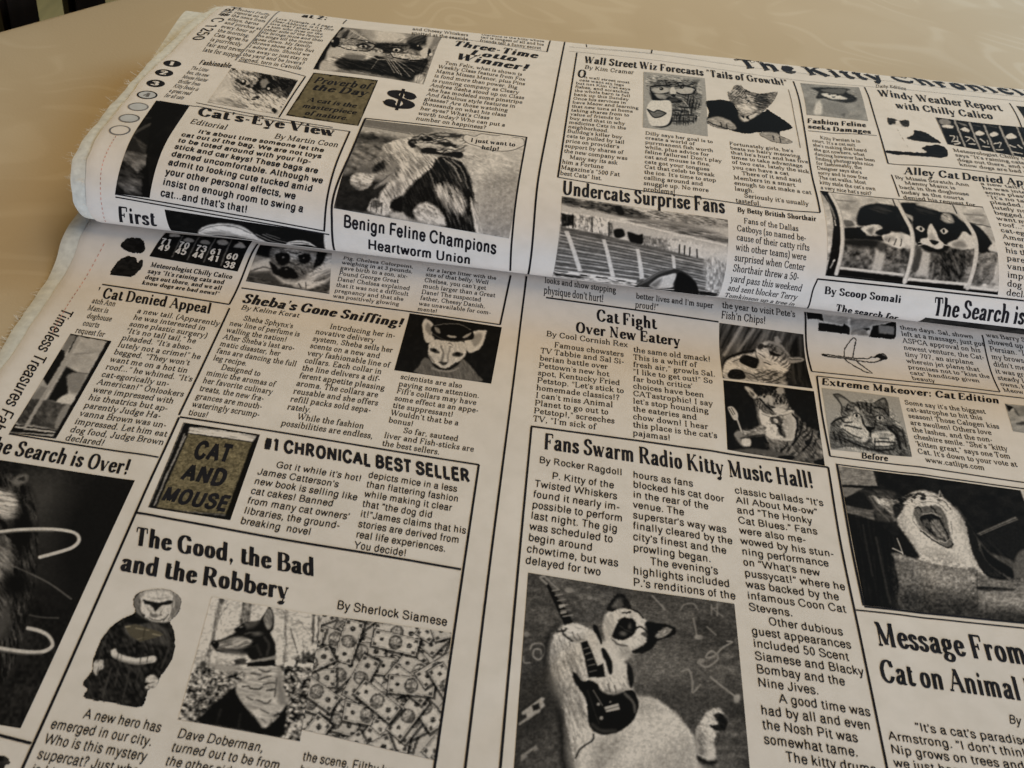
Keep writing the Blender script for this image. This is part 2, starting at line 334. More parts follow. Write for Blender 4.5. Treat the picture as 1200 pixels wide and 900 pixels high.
GS = {  # plain-ended forms for the sans lettering
 'C': '70 c 60 52 52 67 37 72 20 65 10 48 10 25 20 7 37 0 52 6 60 21', 'E': '60 l 14 0 14 72;l 14 72 55 72;l 14 38 51 38;l 14 0 56 0', 'F': '56 l 14 0 14 72;l 14 72 54 72;l 14 36 48 36',
 'G': '74 c 61 53 53 67 37 72 20 65 10 48 10 25 20 7 37 0 52 5 61 18;l 62 0 62 34;l 62 34 40 34', 'L': '54 l 14 0 14 72;l 14 0 50 0', 'S': '62 c 54 52 46 67 31 72 16 67 11 55 18 44 32 38 48 32 55 20 48 6 31 0 15 5 8 20',
 'T': '58 l 29 0 29 72;l 4 72 54 72', 'Z': '58 l 8 72 52 72;l 52 72 6 0;l 6 0 53 0', 'M': '82 l 13 0 13 72;l 13 72 41 4;l 41 4 69 72;l 69 0 69 72', 'J': '50 c 38 72 38 40 38 18 30 3 20 0 10 5 7 20',
 's': '46 c 38 34 32 44 22 46 12 43 9 34 15 27 24 23 34 18 38 11 33 3 22 0 11 3 6 13', 'z': '44 l 7 46 36 46;l 36 46 6 0;l 6 0 38 0', 'r': '33 l 12 0 12 46;c 12 30 17 41 25 46 33 45', 'a': '52 c 10 33 15 44 26 46 37 43 39 33 39 8 43 0 47 1;c 39 28 24 25 12 20 8 11 14 2 24 0 34 5 39 14',
 'g': '54 c 40 36 33 44 23 46 12 38 8 23 12 7 23 0 33 3 40 12;c 41 46 41 20 41 -4 34 -18 22 -20 12 -16 9 -9', 'f': '30 c 13 0 13 30 13 56 16 70 27 73;l 4 46 26 46', 't': '31 c 14 60 14 30 14 9 19 0 28 1;l 4 46 26 46', 'j': '24 l 12 46 12 -10;c 12 -8 11 -18 3 -20;d 12 66 6.5',
 'y': '48 l 6 46 24 1;l 42 46 22 -10;c 22 -10 17 -20 7 -19', 'e': '50 c 9 25 41 25 37 40 25 46 14 41 8 24 13 6 25 0 36 4 41 14', 'c': '48 c 41 32 35 43 25 46 14 41 8 24 13 6 25 0 36 4 42 15',
 '1': '50 l 28 0 28 72;l 28 72 13 58', '3': '50 c 9 56 14 68 25 72 37 65 37 50 24 39;c 24 39 39 34 41 20 34 5 23 0 11 6 7 18', '5': '50 l 14 72 39 72;l 14 72 11 38;c 11 38 25 46 38 37 41 22 34 6 22 0 11 5 7 16', '4': '50 l 34 0 34 72;l 34 72 6 18;l 6 18 44 18', '7': '50 l 7 72 42 72;c 42 72 26 40 20 0',
 'I': '28 l 14 0 14 72', 'A': '68 l 6 0 34 72;l 34 72 62 0;l 16 25 52 25', 'v': '48 l 6 46 24 0;l 24 0 42 46', 'w': '70 l 6 46 20 0;l 20 0 35 44;l 35 44 50 0;l 50 0 64 46', 'W': '96 l 6 72 26 0;l 26 0 48 70;l 48 70 70 0;l 70 0 90 72', 'V': '66 l 6 72 33 0;l 33 0 60 72', 'Y': '66 l 6 72 33 32;l 33 32 60 72;l 33 0 33 32', 'N': '72 l 13 0 13 72;l 13 72 59 0;l 59 0 59 72', 'U': '72 c 13 72 13 40 13 22 20 4 36 0 52 4 59 22 59 40 59 72', 'x': '48 l 6 46 42 0;l 42 46 6 0', '-': '32 l 5 26 27 26', 'K': '66 l 13 0 13 72;l 13 26 58 72;l 28 42 60 0', 'H': '72 l 13 0 13 72;l 59 0 59 72;l 13 37 59 37', 'k': '48 l 12 0 12 74;l 12 16 38 46;l 22 28 42 0'}
SW = {'ar': 5.0, 'ab': 7.4, 'ak': 10.5}
def sans(ch, style, fine):
    """sans letter: the same sweep with a round nib and no serifs"""
    w = SW[style]; spec = GS.get(ch) or GL.get(ch) or GL['o']; own = ch in GS
    parts = spec.split(';'); hd = parts[0].split()[0]; adv = float(hd); parts[0] = parts[0][len(hd):]
    V, F = [], []; k = 6 if fine else 3
    for p in parts:
        q = p.split()
        if not q: continue
        t, a = q[0], [float(x) for x in q[1:]]
        if t == 's' or (t == 'd' and ch.isalpha() and ch not in 'ij'): continue
        if t == 'd':
            r = max(a[2], w)*1.05; n = 10
            th = np.arange(n)*2*np.pi/n+.3; F.append([len(V)+i for i in range(n)]); V += np.stack([a[0]+r*np.cos(th), a[1]+r*np.sin(th)], 1).tolist(); continue
        P = np.array(a).reshape(-1, 2)
        if t == 'c': P = catmull(P, k)
        elif fine:
            Q = [P[0]]
            for i in range(len(P)-1):
                m = max(1, int(np.hypot(*(P[i+1]-P[i]))//11)); Q += [P[i]+(P[i+1]-P[i])*(j+1)/m for j in range(m)]
            P = np.array(Q)
        r = sweep(P, w*1.08, w*.92)
        if r is None: continue
        o = len(V); V += r[0].tolist(); F += [tuple(i+o for i in f) for f in r[1]]
    V = np.array(V).reshape(-1, 2)
    if ch.islower() and len(V):
        y = V[:, 1]; V[:, 1] = np.where(y <= 46, y*1.13, 52+(y-46)*.80)
    return (V/100., F, (adv+(w-4.2)*1.4-1)/100.)
def line_geo(txt, style, fine):
    Vs, Fs, x, n = [], [], 0., 0
    for ch in txt:
        if ch == ' ': x += .25; continue
        V, F, adv = glyph(ch, style, fine)
        if len(V):
            Vs.append(V+np.array([x, 0])); Fs += [tuple(i+n for i in f) for f in F]; n += len(V)
        x += adv
    return (np.vstack(Vs) if Vs else np.zeros((0, 2))), Fs, x
INK_H = 0.11
def text_block(name, parent, layer, a, b, up, lines, style, size, step, shear=0., fine=False, m=None, align='L', fit=True, label=None):
    """a, b: ends of the first baseline on the cloth; up: cloth vector of one em; step: cloth vector from a line to the next"""
    a, b, up, step = (np.array(x, float) for x in (a, b, up, step))
    G = [line_geo(t, style, fine) for t in lines]
    wmax = max(g[2] for g in G)
    along = (b-a)/wmax
    V, F, n = [], [], 0
    for i, (v, f, w) in enumerate(G):
        if not len(v): continue
        off = {'L': 0., 'C': (wmax-w)/2, 'R': wmax-w}[align]
        p = a+step*i+(v[:, :1]+off+shear*v[:, 1:])*along+v[:, 1:]*up
        V.append(p); F += [tuple(k+n for k in q) for q in f]; n += len(v)
    V = np.vstack(V)
    o = link_mesh(name, SURF[layer](V[:, 0], V[:, 1], INK_H), F, m or M_INK, parent, smooth=False)
    if label: o['label'] = label
    return o
def rule(name, parent, layer, paths, m=None, label=None):
    """printed rules: paths = [(width, [(u, v), ...]), ...]"""
    V, F, n = [], [], 0
    for w, pts in paths:
        P = catmull(np.array(pts, float), 8) if len(pts) > 2 else np.array(pts, float)
        Q = [P[0]]
        for i in range(len(P)-1):
            k = max(1, int(np.hypot(*(P[i+1]-P[i]))//1.5)); Q += [P[i]+(P[i+1]-P[i])*(j+1)/k for j in range(k)]
        r = sweep(np.array(Q), w/2, w/2)
        V.append(r[0]); F += [tuple(k+n for k in q) for q in r[1]]; n += len(r[0])
    V = np.vstack(V)
    o = link_mesh(name, SURF[layer](V[:, 0], V[:, 1], INK_H+.02), F, m or M_INK, parent, smooth=False)
    if label: o['label'] = label
    return o

# ------------------------------------------------------------------ printed pictures: grey values drawn shape by shape on a fine grid
def vnoise(X, Y, sx, sy, seed):
    rng = np.random.RandomState(seed); T = rng.rand(64, 64)
    x = X/sx+1000.3; y = Y/sy+1000.7; xi = np.floor(x).astype(int); yi = np.floor(y).astype(int); fx = x-xi; fy = y-yi
    fx = fx*fx*(3-2*fx); fy = fy*fy*(3-2*fy); g = lambda i, j: T[i % 64, j % 64]
    return (g(xi, yi)*(1-fx)+g(xi+1, yi)*fx)*(1-fy)+(g(xi, yi+1)*(1-fx)+g(xi+1, yi+1)*fx)*fy
def seg_d(X, Y, P):
    D = np.full(X.shape, 1e9)
    for (x0, y0), (x1, y1) in zip(P[:-1], P[1:]):
        dx, dy = x1-x0, y1-y0; L = dx*dx+dy*dy+1e-9
        t = np.clip(((X-x0)*dx+(Y-y0)*dy)/L, 0, 1); D = np.minimum(D, (X-x0-t*dx)**2+(Y-y0-t*dy)**2)
    return np.sqrt(D)
def inside(X, Y, P):
    r = np.zeros(X.shape, bool)
    for (x0, y0), (x1, y1) in zip(P, np.roll(P, -1, 0)):
        if y0 == y1: continue
        c = ((y0 > Y) != (y1 > Y)) & (X < (x1-x0)*(Y-y0)/(y1-y0)+x0); r ^= c
    return r
def mask_of(X, Y, w, t):
    """coverage of one drawn shape"""
    soft = float(w[0]); a = [float(x) for x in w[1:]]
    if t == 'e':
        cx, cy, rx, ry, an = (a+[0.])[:5]; c, s = math.cos(math.radians(an)), math.sin(math.radians(an))
        px = (X-cx)*c+(Y-cy)*s; py = -(X-cx)*s+(Y-cy)*c
        k = np.sqrt((px/rx)**2+(py/ry)**2)+1e-6; d = (1-k)*min(rx, ry)
        return np.clip(.5+d/(2*soft), 0, 1)
    if t in 'lL':
        wd = a[0]; P = np.array(a[1:]).reshape(-1, 2)
        if t == 'L': P = catmull(P, 5)
        return np.clip(.5+(wd/2-seg_d(X, Y, P))/(2*soft), 0, 1)
    P = np.array(a).reshape(-1, 2)
    if t in 'PU': P = catmull(np.vstack([P, P[:1]]), 5)[:-1]
    d = seg_d(X, Y, np.vstack([P, P[:1]])); d = np.where(inside(X, Y, P), d, -d)
    return np.clip(.5+d/(2*soft), 0, 1)
def warp(X, Y, k, seed):
    """ragged, hand-printed edges: shift every sample a little by smooth noise"""
    n = lambda s, o: vnoise(X, Y, s, s, seed+o)-.5
    return (X+k*(11*n(30, 1)+9*n(10, 2)+8*n(4.5, 3)), Y+k*(11*n(30, 4)+9*n(10, 5)+8*n(4.5, 6)))
def bills(G, X, Y, n, w, h, x0, y0, x1, y1):
    """a heap of overlapping banknotes"""
    rg = np.random.RandomState(12)
    for i in range(int(n)):
        cx, cy = x0+rg.rand()*(x1-x0), y0+rg.rand()*(y1-y0); an = rg.choice([rg.normal(5, 9), rg.normal(-28, 12), rg.normal(48, 10), rg.normal(-58, 12), rg.normal(22, 10)])*math.pi/180; c, s = math.cos(an), math.sin(an)
        px = (X-cx)*c+(Y-cy)*s; py = -(X-cx)*s+(Y-cy)*c; m = (abs(px) < w/2) & (abs(py) < h/2)
        sh = (abs(px-5) < w/2+9) & (abs(py-6) < h/2+7) & ~m; G = np.where(sh, G*.42, G)
        b = np.full(X.shape, .97-.1*rg.rand())
        ed = np.minimum(w/2-abs(px), h/2-abs(py)); b = np.where(ed < 3.5, .2, b); b = np.where((ed >= 8) & (ed < 13), .66+.5*(vnoise(px, py, 5, 5, i)-.5), b)
        r = np.sqrt((px/(w*.15))**2+(py/(h*.42))**2); b = np.where(r < 1, .42+.5*(vnoise(px, py, 9, 9, i+3)-.45), b); b = np.where((r < .72) & (py < h*.1), .72+.7*(vnoise(px, py, 7, 9, i+5)-.5), b)
        for q in (-.3, .3):
            r = np.hypot(px-q*w, py); b = np.where(r < h*(.15 if q > 0 else .11), .28+.9*(vnoise(px, py, 5, 5, i+2)-.5), b)
        for qx in (-.42, .42):
            for qy in (-.33, .33):
                b = np.where((abs(px-qx*w) < w*.04) & (abs(py-qy*h) < h*.09), .3, b)
        t = (abs(px) < w*.36) & (r > h*.16) & (ed > 14); b = np.where(t, b*(.97+.14*(vnoise(px, py, 14, 3.5, i+9)-.5)), b)
        G = np.where(m, b, G)
    return G
def draw(X, Y, cmds, warped=.55):
    X0, Y0 = X, Y; X, Y = warp(X, Y, warped, 40)
    G = np.ones(X.shape); A = np.ones(X.shape); O = np.zeros(X.shape); seed = 1
    for c in cmds.split(';'):
        w = c.split()
        if not w: continue
        t, w = w[0], w[1:]; seed += 1
        if t == 'f': G[:] = float(w[0])
        elif t == 'A': A[:] = float(w[0])
        elif t == 'n':      # noise: amplitude, size x, size y, angle
            am, s1, s2, an = [float(x) for x in (w+['0'])[:4]]; cc, s = math.cos(math.radians(an)), math.sin(math.radians(an))
            G = G*(1+am*2*(vnoise(X*cc+Y*s, -X*s+Y*cc, s1, s2, seed)-.5))
        elif t in 'uU':     # fur streaks inside a polygon: amplitude, long, short, angle
            am, s1, s2, an = [float(x) for x in w[:4]]; cc, s = math.cos(math.radians(an)), math.sin(math.radians(an))
            k = mask_of(X, Y, ['6']+w[4:], t)
            G = G+.95*k*am*(vnoise(X*cc+Y*s, -X*s+Y*cc, s1, s2, seed)+.6*vnoise(X*cc+Y*s, -X*s+Y*cc, s1/2.2, s2/2.2, seed+7)-.8)*(.35+1.1*np.clip(G, 0, 1))
        elif t == 'a':      # cut-out: shape that is printed, everything else is bare cloth
            A = np.maximum(A, mask_of(X, Y, w[1:], w[0]))
        elif t == 'w': X, Y = warp(X0, Y0, float(w[0]), 40)
        elif t == 's':      # tabby stripes: darkness, wavelength, angle, waviness, polygon
            am, wl, an, wv = [float(x) for x in w[:4]]; cc, s = math.cos(math.radians(an)), math.sin(math.radians(an))
            k = mask_of(X, Y, ['9']+w[4:], 'P'); ph = (X*cc+Y*s)/wl+wv*(vnoise(X, Y, wl*2.2, wl*2.2, seed)+.5*vnoise(X, Y, wl*.8, wl*.8, seed+4))
            st = np.clip(.5+1.5*np.sin(2*math.pi*ph), 0, 1)*np.clip(vnoise(X, Y, wl*1.3, wl*1.3, seed+2)*2.2-.35, 0, 1); G = G*(1-k*am*st)
        elif t == 'm': G = bills(G, X0, Y0, *[float(x) for x in w])
        elif t == 'o':      # olive tint
            O = np.maximum(O, float(w[0])*mask_of(X, Y, w[2:], w[1]))
        else:
            v = float(w[0]); k = mask_of(X, Y, w[1:], t); G = G*(1-k)+v*k
    g = np.pad(G, 1, mode='edge'); G = .5*G+.125*(g[2:, 1:-1]+g[:-2, 1:-1]+g[1:-1, 2:]+g[1:-1, :-2])
    return np.clip(G, .10, 1.0), A, O
def picture(name, parent, layer, uv, dq, cmds, label, tint=(1, 1, 1), res=0.27):
    """uv: picture corners TL TR BR BL on the cloth (mm); dq: the same corners in the drawing's own units"""
    uv = np.array(uv, float); dq = np.array(dq, float)
    n = int(max(np.linalg.norm(uv[1]-uv[0]), np.linalg.norm(uv[2]-uv[3]))/res)+2; m = int(max(np.linalg.norm(uv[3]-uv[0]), np.linalg.norm(uv[2]-uv[1]))/res)+2
    s = np.linspace(0, 1, n)[:, None, None]; t = np.linspace(0, 1, m)[None, :, None]
    bil = lambda q: (q[0]*(1-s)+q[1]*s)*(1-t)+(q[3]*(1-s)+q[2]*s)*t
    U = bil(uv); Dp = bil(dq)
    G, A, O = draw(Dp[..., 0], Dp[..., 1], cmds+';n .07 3.2 3.2 20;n .05 9 9')
    lin = np.maximum(G, 0)**2.2
    T = np.array(tint); OL = np.array((0.88, 0.79, 0.50))
    mid = np.clip(1-np.abs(G-.5)*1.2, 0.25, 1)[..., None]
    col = np.array(PAPER)*lin[..., None]*(1+(T-1)*mid)*(1+(OL-1)*O[..., None])
    f = grid_faces(n, m); keep = A.reshape(-1)[f].mean(1) > .5; f = f[keep]
    V = SURF[layer](U[..., 0].ravel(), U[..., 1].ravel(), INK_H-.03)
    used = np.unique(f); re = np.zeros(len(V), int); re[used] = np.arange(len(used))
    f = re[f][:, ::-1]
    o = link_mesh(name, V[used], f.tolist(), M_PHOTO, parent)
    at = o.data.color_attributes.new('Col', 'FLOAT_COLOR', 'POINT')
    cc = np.ones((len(used), 4)); cc[:, :3] = col.reshape(-1, 3)[used]; at.data.foreach_set('color', cc.ravel())
    if label: o['label'] = label
    return o

# ------------------------------------------------------------------ setting: floor, table top cloth, chair behind
def sheet(name, quad, z, m):
    return link_mesh(name, [(x, y, z) for x, y in quad], [(0, 1, 2, 3)], m, None, False)
fl = sheet('floor', [(-6000, -4000), (6000, -4000), (6000, 8000), (-6000, 8000)], -745, M_FLOOR); tag(fl, kind='structure')

EA, EB = np.array([-295., 267.7]), np.array([-263., 315.])          # two points of the far-left table edge
ed = (EB-EA)/np.linalg.norm(EB-EA); en = np.array([ed[1], -ed[0]])     # en points onto the table
def tablecloth():
    s = np.linspace(-900, 1500, 121); prof = []
    R = 9.0
    for z in np.linspace(-260, -R, 26): prof.append((-0.0, z))
    for th in np.linspace(0, math.pi/2, 8)[1:]: prof.append((R-R*math.cos(th), -R+R*math.sin(th)))
    for d in np.r_[np.linspace(R, 120, 12)[1:], np.linspace(120, 2200, 50)[1:]]: prof.append((d, 0.0))
    V = []
    for a in s:
        for d, z in prof:
            sway = 0.
            if z < -R: sway = (1-math.exp(z/90.))*9*math.sin(a/34.+.6*math.sin(a/90.))
            p = EA+ed*a+en*(d-abs(min(z, 0))*0.05+sway)
            V.append((p[0], p[1], z))
    o = link_mesh('tablecloth', V, grid_faces(len(s), len(prof))[:, ::-1].tolist(), M_DAMASK)
    return tag(o, 'beige damask tablecloth with faint scrolling pattern under the folded fabric', 'tablecloth')
tablecloth()

def box(bm, c, half, rz):
    g = bmesh.ops.create_cube(bm, size=1)
    M = Matrix.Translation(c) @ Matrix.Rotation(rz, 4, 'Z') @ Matrix.Diagonal((half[0]*2, half[1]*2, half[2]*2, 1))
    bmesh.ops.transform(bm, matrix=M, verts=g['verts'])
def bm_obj(name, bm, m, parent, bev=0.003):
    bmesh.ops.bevel(bm, geom=bm.edges[:], offset=bev, segments=2, affect='EDGES')
    me = bpy.data.meshes.new(name); bm.to_mesh(me); bm.free(); me.materials.append(m)
    o = bpy.data.objects.new(name, me); C.objects.link(o); o.parent = parent; return o
def chair():
    rz = math.atan2(ed[1], ed[0]); off = 45
    base = (EA-en*off)*MM
    t = empty('wooden_chair', (base[0], base[1], -0.745)); t.rotation_euler.z = rz
    tag(t, 'dark wooden chair with upright back slats standing behind the table edge', 'chair')
    # local x along the table edge, local +y away from the table (ed x en), z up from the floor
    def part(name, boxes, bev=0.003):
        bm = bmesh.new()
        for c, h in boxes: box(bm, c, h, 0)
        return bm_obj(name, bm, M_CHAIR, t, bev)
    sl = [(-0.0514, 0.0225), (-0.008, 0.0225), (0.0353, 0.0225), (0.0787, 0.0251), (0.122, 0.0251)]
    x0, x1 = sl[0][0]-.055, sl[-1][0]+.055
    for x, w in sl: part('back_slat', [((x, 0, .66), (w/2, .006, .22))])
    for x in (x0, x1): part('back_post', [((x, 0, .5), (.016, .014, .5))])
    part('top_rail', [(((x0+x1)/2, 0, .92), ((x1-x0)/2-.016, .011, .04))])
    part('lower_rail', [(((x0+x1)/2, 0, .42), ((x1-x0)/2-.016, .010, .02))])
    cy = .21
    part('seat', [(((x0+x1)/2, -cy, .455), ((x1-x0)/2+.01, .195, .014))], .006)
    for x in (x0, x1): part('front_leg', [((x, -.385, .22), (.016, .016, .22))])
    return t
chair()

# ------------------------------------------------------------------ the folded printed fabric
fab = empty('printed_fabric', (0, 0, 0))
tag(fab, 'cream cotton fabric printed with black cat newspaper pages, lying folded over itself on a tablecloth', 'fabric')
rng = np.random.RandomState(5)
def wob(t, seed, amp):
    r = np.random.RandomState(seed); ph = r.rand(4)*6.28
    return amp*(np.sin(t/23.+ph[0])+.6*np.sin(t/9.+ph[1])+.35*np.sin(t/4.1+ph[2])+.2*np.sin(t/1.9+ph[3]))
def low_sheet(name, left, y0, y1, x1, h, m, wa, seed, curl=0.):
    ys = np.linspace(y0, y1, int((y1-y0)/2)+1); f = np.r_[np.linspace(0, .03, 12), np.linspace(.03, 1, 150)[1:]]
    L = left+wob(ys, seed, wa)
    X = L[:, None]+(x1-L[:, None])*f[None]; Y = np.repeat(ys[:, None], len(f), 1)
    V = surf_low(X.ravel(), Y.ravel(), h).reshape(len(ys), len(f), 3)
    V[:, 0, 2] -= .45; V[:, 1, 2] -= .1
    return link_mesh(name, V.reshape(-1, 3), grid_faces(len(ys), len(f))[:, ::-1].tolist(), m, fab)
low = low_sheet('flat_layer', -182.6, -330, 250, 420, 0.0, M_CLOTH, .45, 3)
und = low_sheet('under_layer', -188.3, -330, 255, 418, -0.62, M_SELV, .5, 11)
und['label'] = 'grey frayed selvage of the layer underneath'
def top_sheet(name, left, right, v0, v1, h, m, wa, seed):
    vs_ = np.linspace(v0, v1, int((v1-v0)/.9)+1); f = np.r_[np.linspace(0, .03, 10), np.linspace(.03, 1, 120)[1:]]
    L = left(vs_)+wob(vs_, seed, wa)
    U = L[:, None]+(right-L[:, None])*f[None]; Vv = np.repeat(vs_[:, None], len(f), 1)
    hh = np.zeros_like(U)+h; hh[:, 0] -= .3
    P = surf_top(U.ravel(), Vv.ravel(), hh.ravel())
    return link_mesh(name, P, grid_faces(len(vs_), len(f))[:, ::-1].tolist(), m, fab)
SELV = [(0,-168.26),(25.68,-168.26),(30.66,-169.76),(35.15,-171.13),(45.31,-171.97),(56.54,-173.11),(69.14,-172.52),(85.09,-171.04),(105.72,-169.87),(130.06,-168.49),(156.72,-165.25),(196.14,-161.26),(242.4,-156.95),(300,-153.95)]
edge = lambda v: np.interp(v, [p[0] for p in SELV], [p[1] for p in SELV])
topo = top_sheet('folded_layer', edge, 330, 0, LV, 0.0, M_CLOTH, .35, 21)
inn = top_sheet('inner_layer', lambda v: edge(v)-5.0, 328, 6, LV, -0.9, M_SELV, .5, 31)
inn['label'] = 'grey selvage strip of the inner ply showing along the left end of the fold'
def fibres(name, pts, out, m, seed, n=260):
    """loose frayed fibres along a cut edge: thin curved hairs"""
    r = np.random.RandomState(seed); V, F = [], []
    for i in range(n):
        k = r.rand()*(len(pts)-2); j = int(k); p = pts[j]+(pts[j+1]-pts[j])*(k-j)
        d = out(j)+r.normal(0, .45, 3)*np.array([1, 1, .35]); L = abs(r.normal(.9, .6))+.3; c = r.normal(0, .5, 3); w = .035+.035*r.rand(); side = np.array([-d[1], d[0], 0.]); side /= np.linalg.norm(side)+1e-9
        for q in range(4):
            t = q/3.; x = p+d*L*t+c*L*t*t*.5; x[2] = max(x[2], .12); V += [x+side*w, x-side*w]
        b = len(V)-8; F += [(b+2*q, b+2*q+1, b+2*q+3, b+2*q+2) for q in range(3)]
    o = link_mesh(name, np.array(V), F, m, fab); o['kind'] = 'stuff'; return o
def ply(k):
    """plies rolled up inside the fold, seen only from its ends"""
    u = np.linspace(-174-k, 322, 30); q = np.linspace(8+5*k, 168-7*k, 60); z0, z1 = 12+2.2*k, 31-5.0*k
    V = []
    for uu in u:
        for t in np.linspace(0, 1, 90):
            c = (q[0]+q[-1])/2; hw = (q[-1]-q[0])/2; hz = (z1-z0)/2
            th = 2*math.pi*t; cs, sn = math.cos(th), math.sin(th)
            qq = c+hw*math.copysign(abs(cs)**.25, cs); zz = (z0+z1)/2+hz*math.copysign(abs(sn)**.6, sn)
            V.append((OX[0]+EX[0]*uu+NX[0]*qq, OX[1]+EX[1]*uu+NX[1]*qq, zz*(1-.12*max(0, (qq-60)/130))))
    return link_mesh('rolled_ply', V, grid_faces(30, 90).tolist(), M_SELV, fab)
for k in range(3): ply(k)
yy = np.linspace(-90, 95, 120); eu = np.stack([-188.3+wob(yy, 11, .5), yy, np.full_like(yy, .5)], 1)
fibres('frayed_edge', eu, lambda j: np.array([-1., 0., .1]), M_SELV, 3, 220)
vv = np.linspace(30, 270, 160); et = surf_top(edge(vv)-5.0+wob(vv, 31, .5), vv, -.9)
fibres('frayed_edge', et, lambda j: np.array([-1., -.1, .1]), M_SELV, 4, 220)
em = surf_top(edge(vv)+wob(vv, 21, .35), vv, .0)
fibres('frayed_edge', em, lambda j: np.array([-1., -.1, .1]), M_CLOTH, 6, 110)
LAY = {'T': topo, 'L': low}

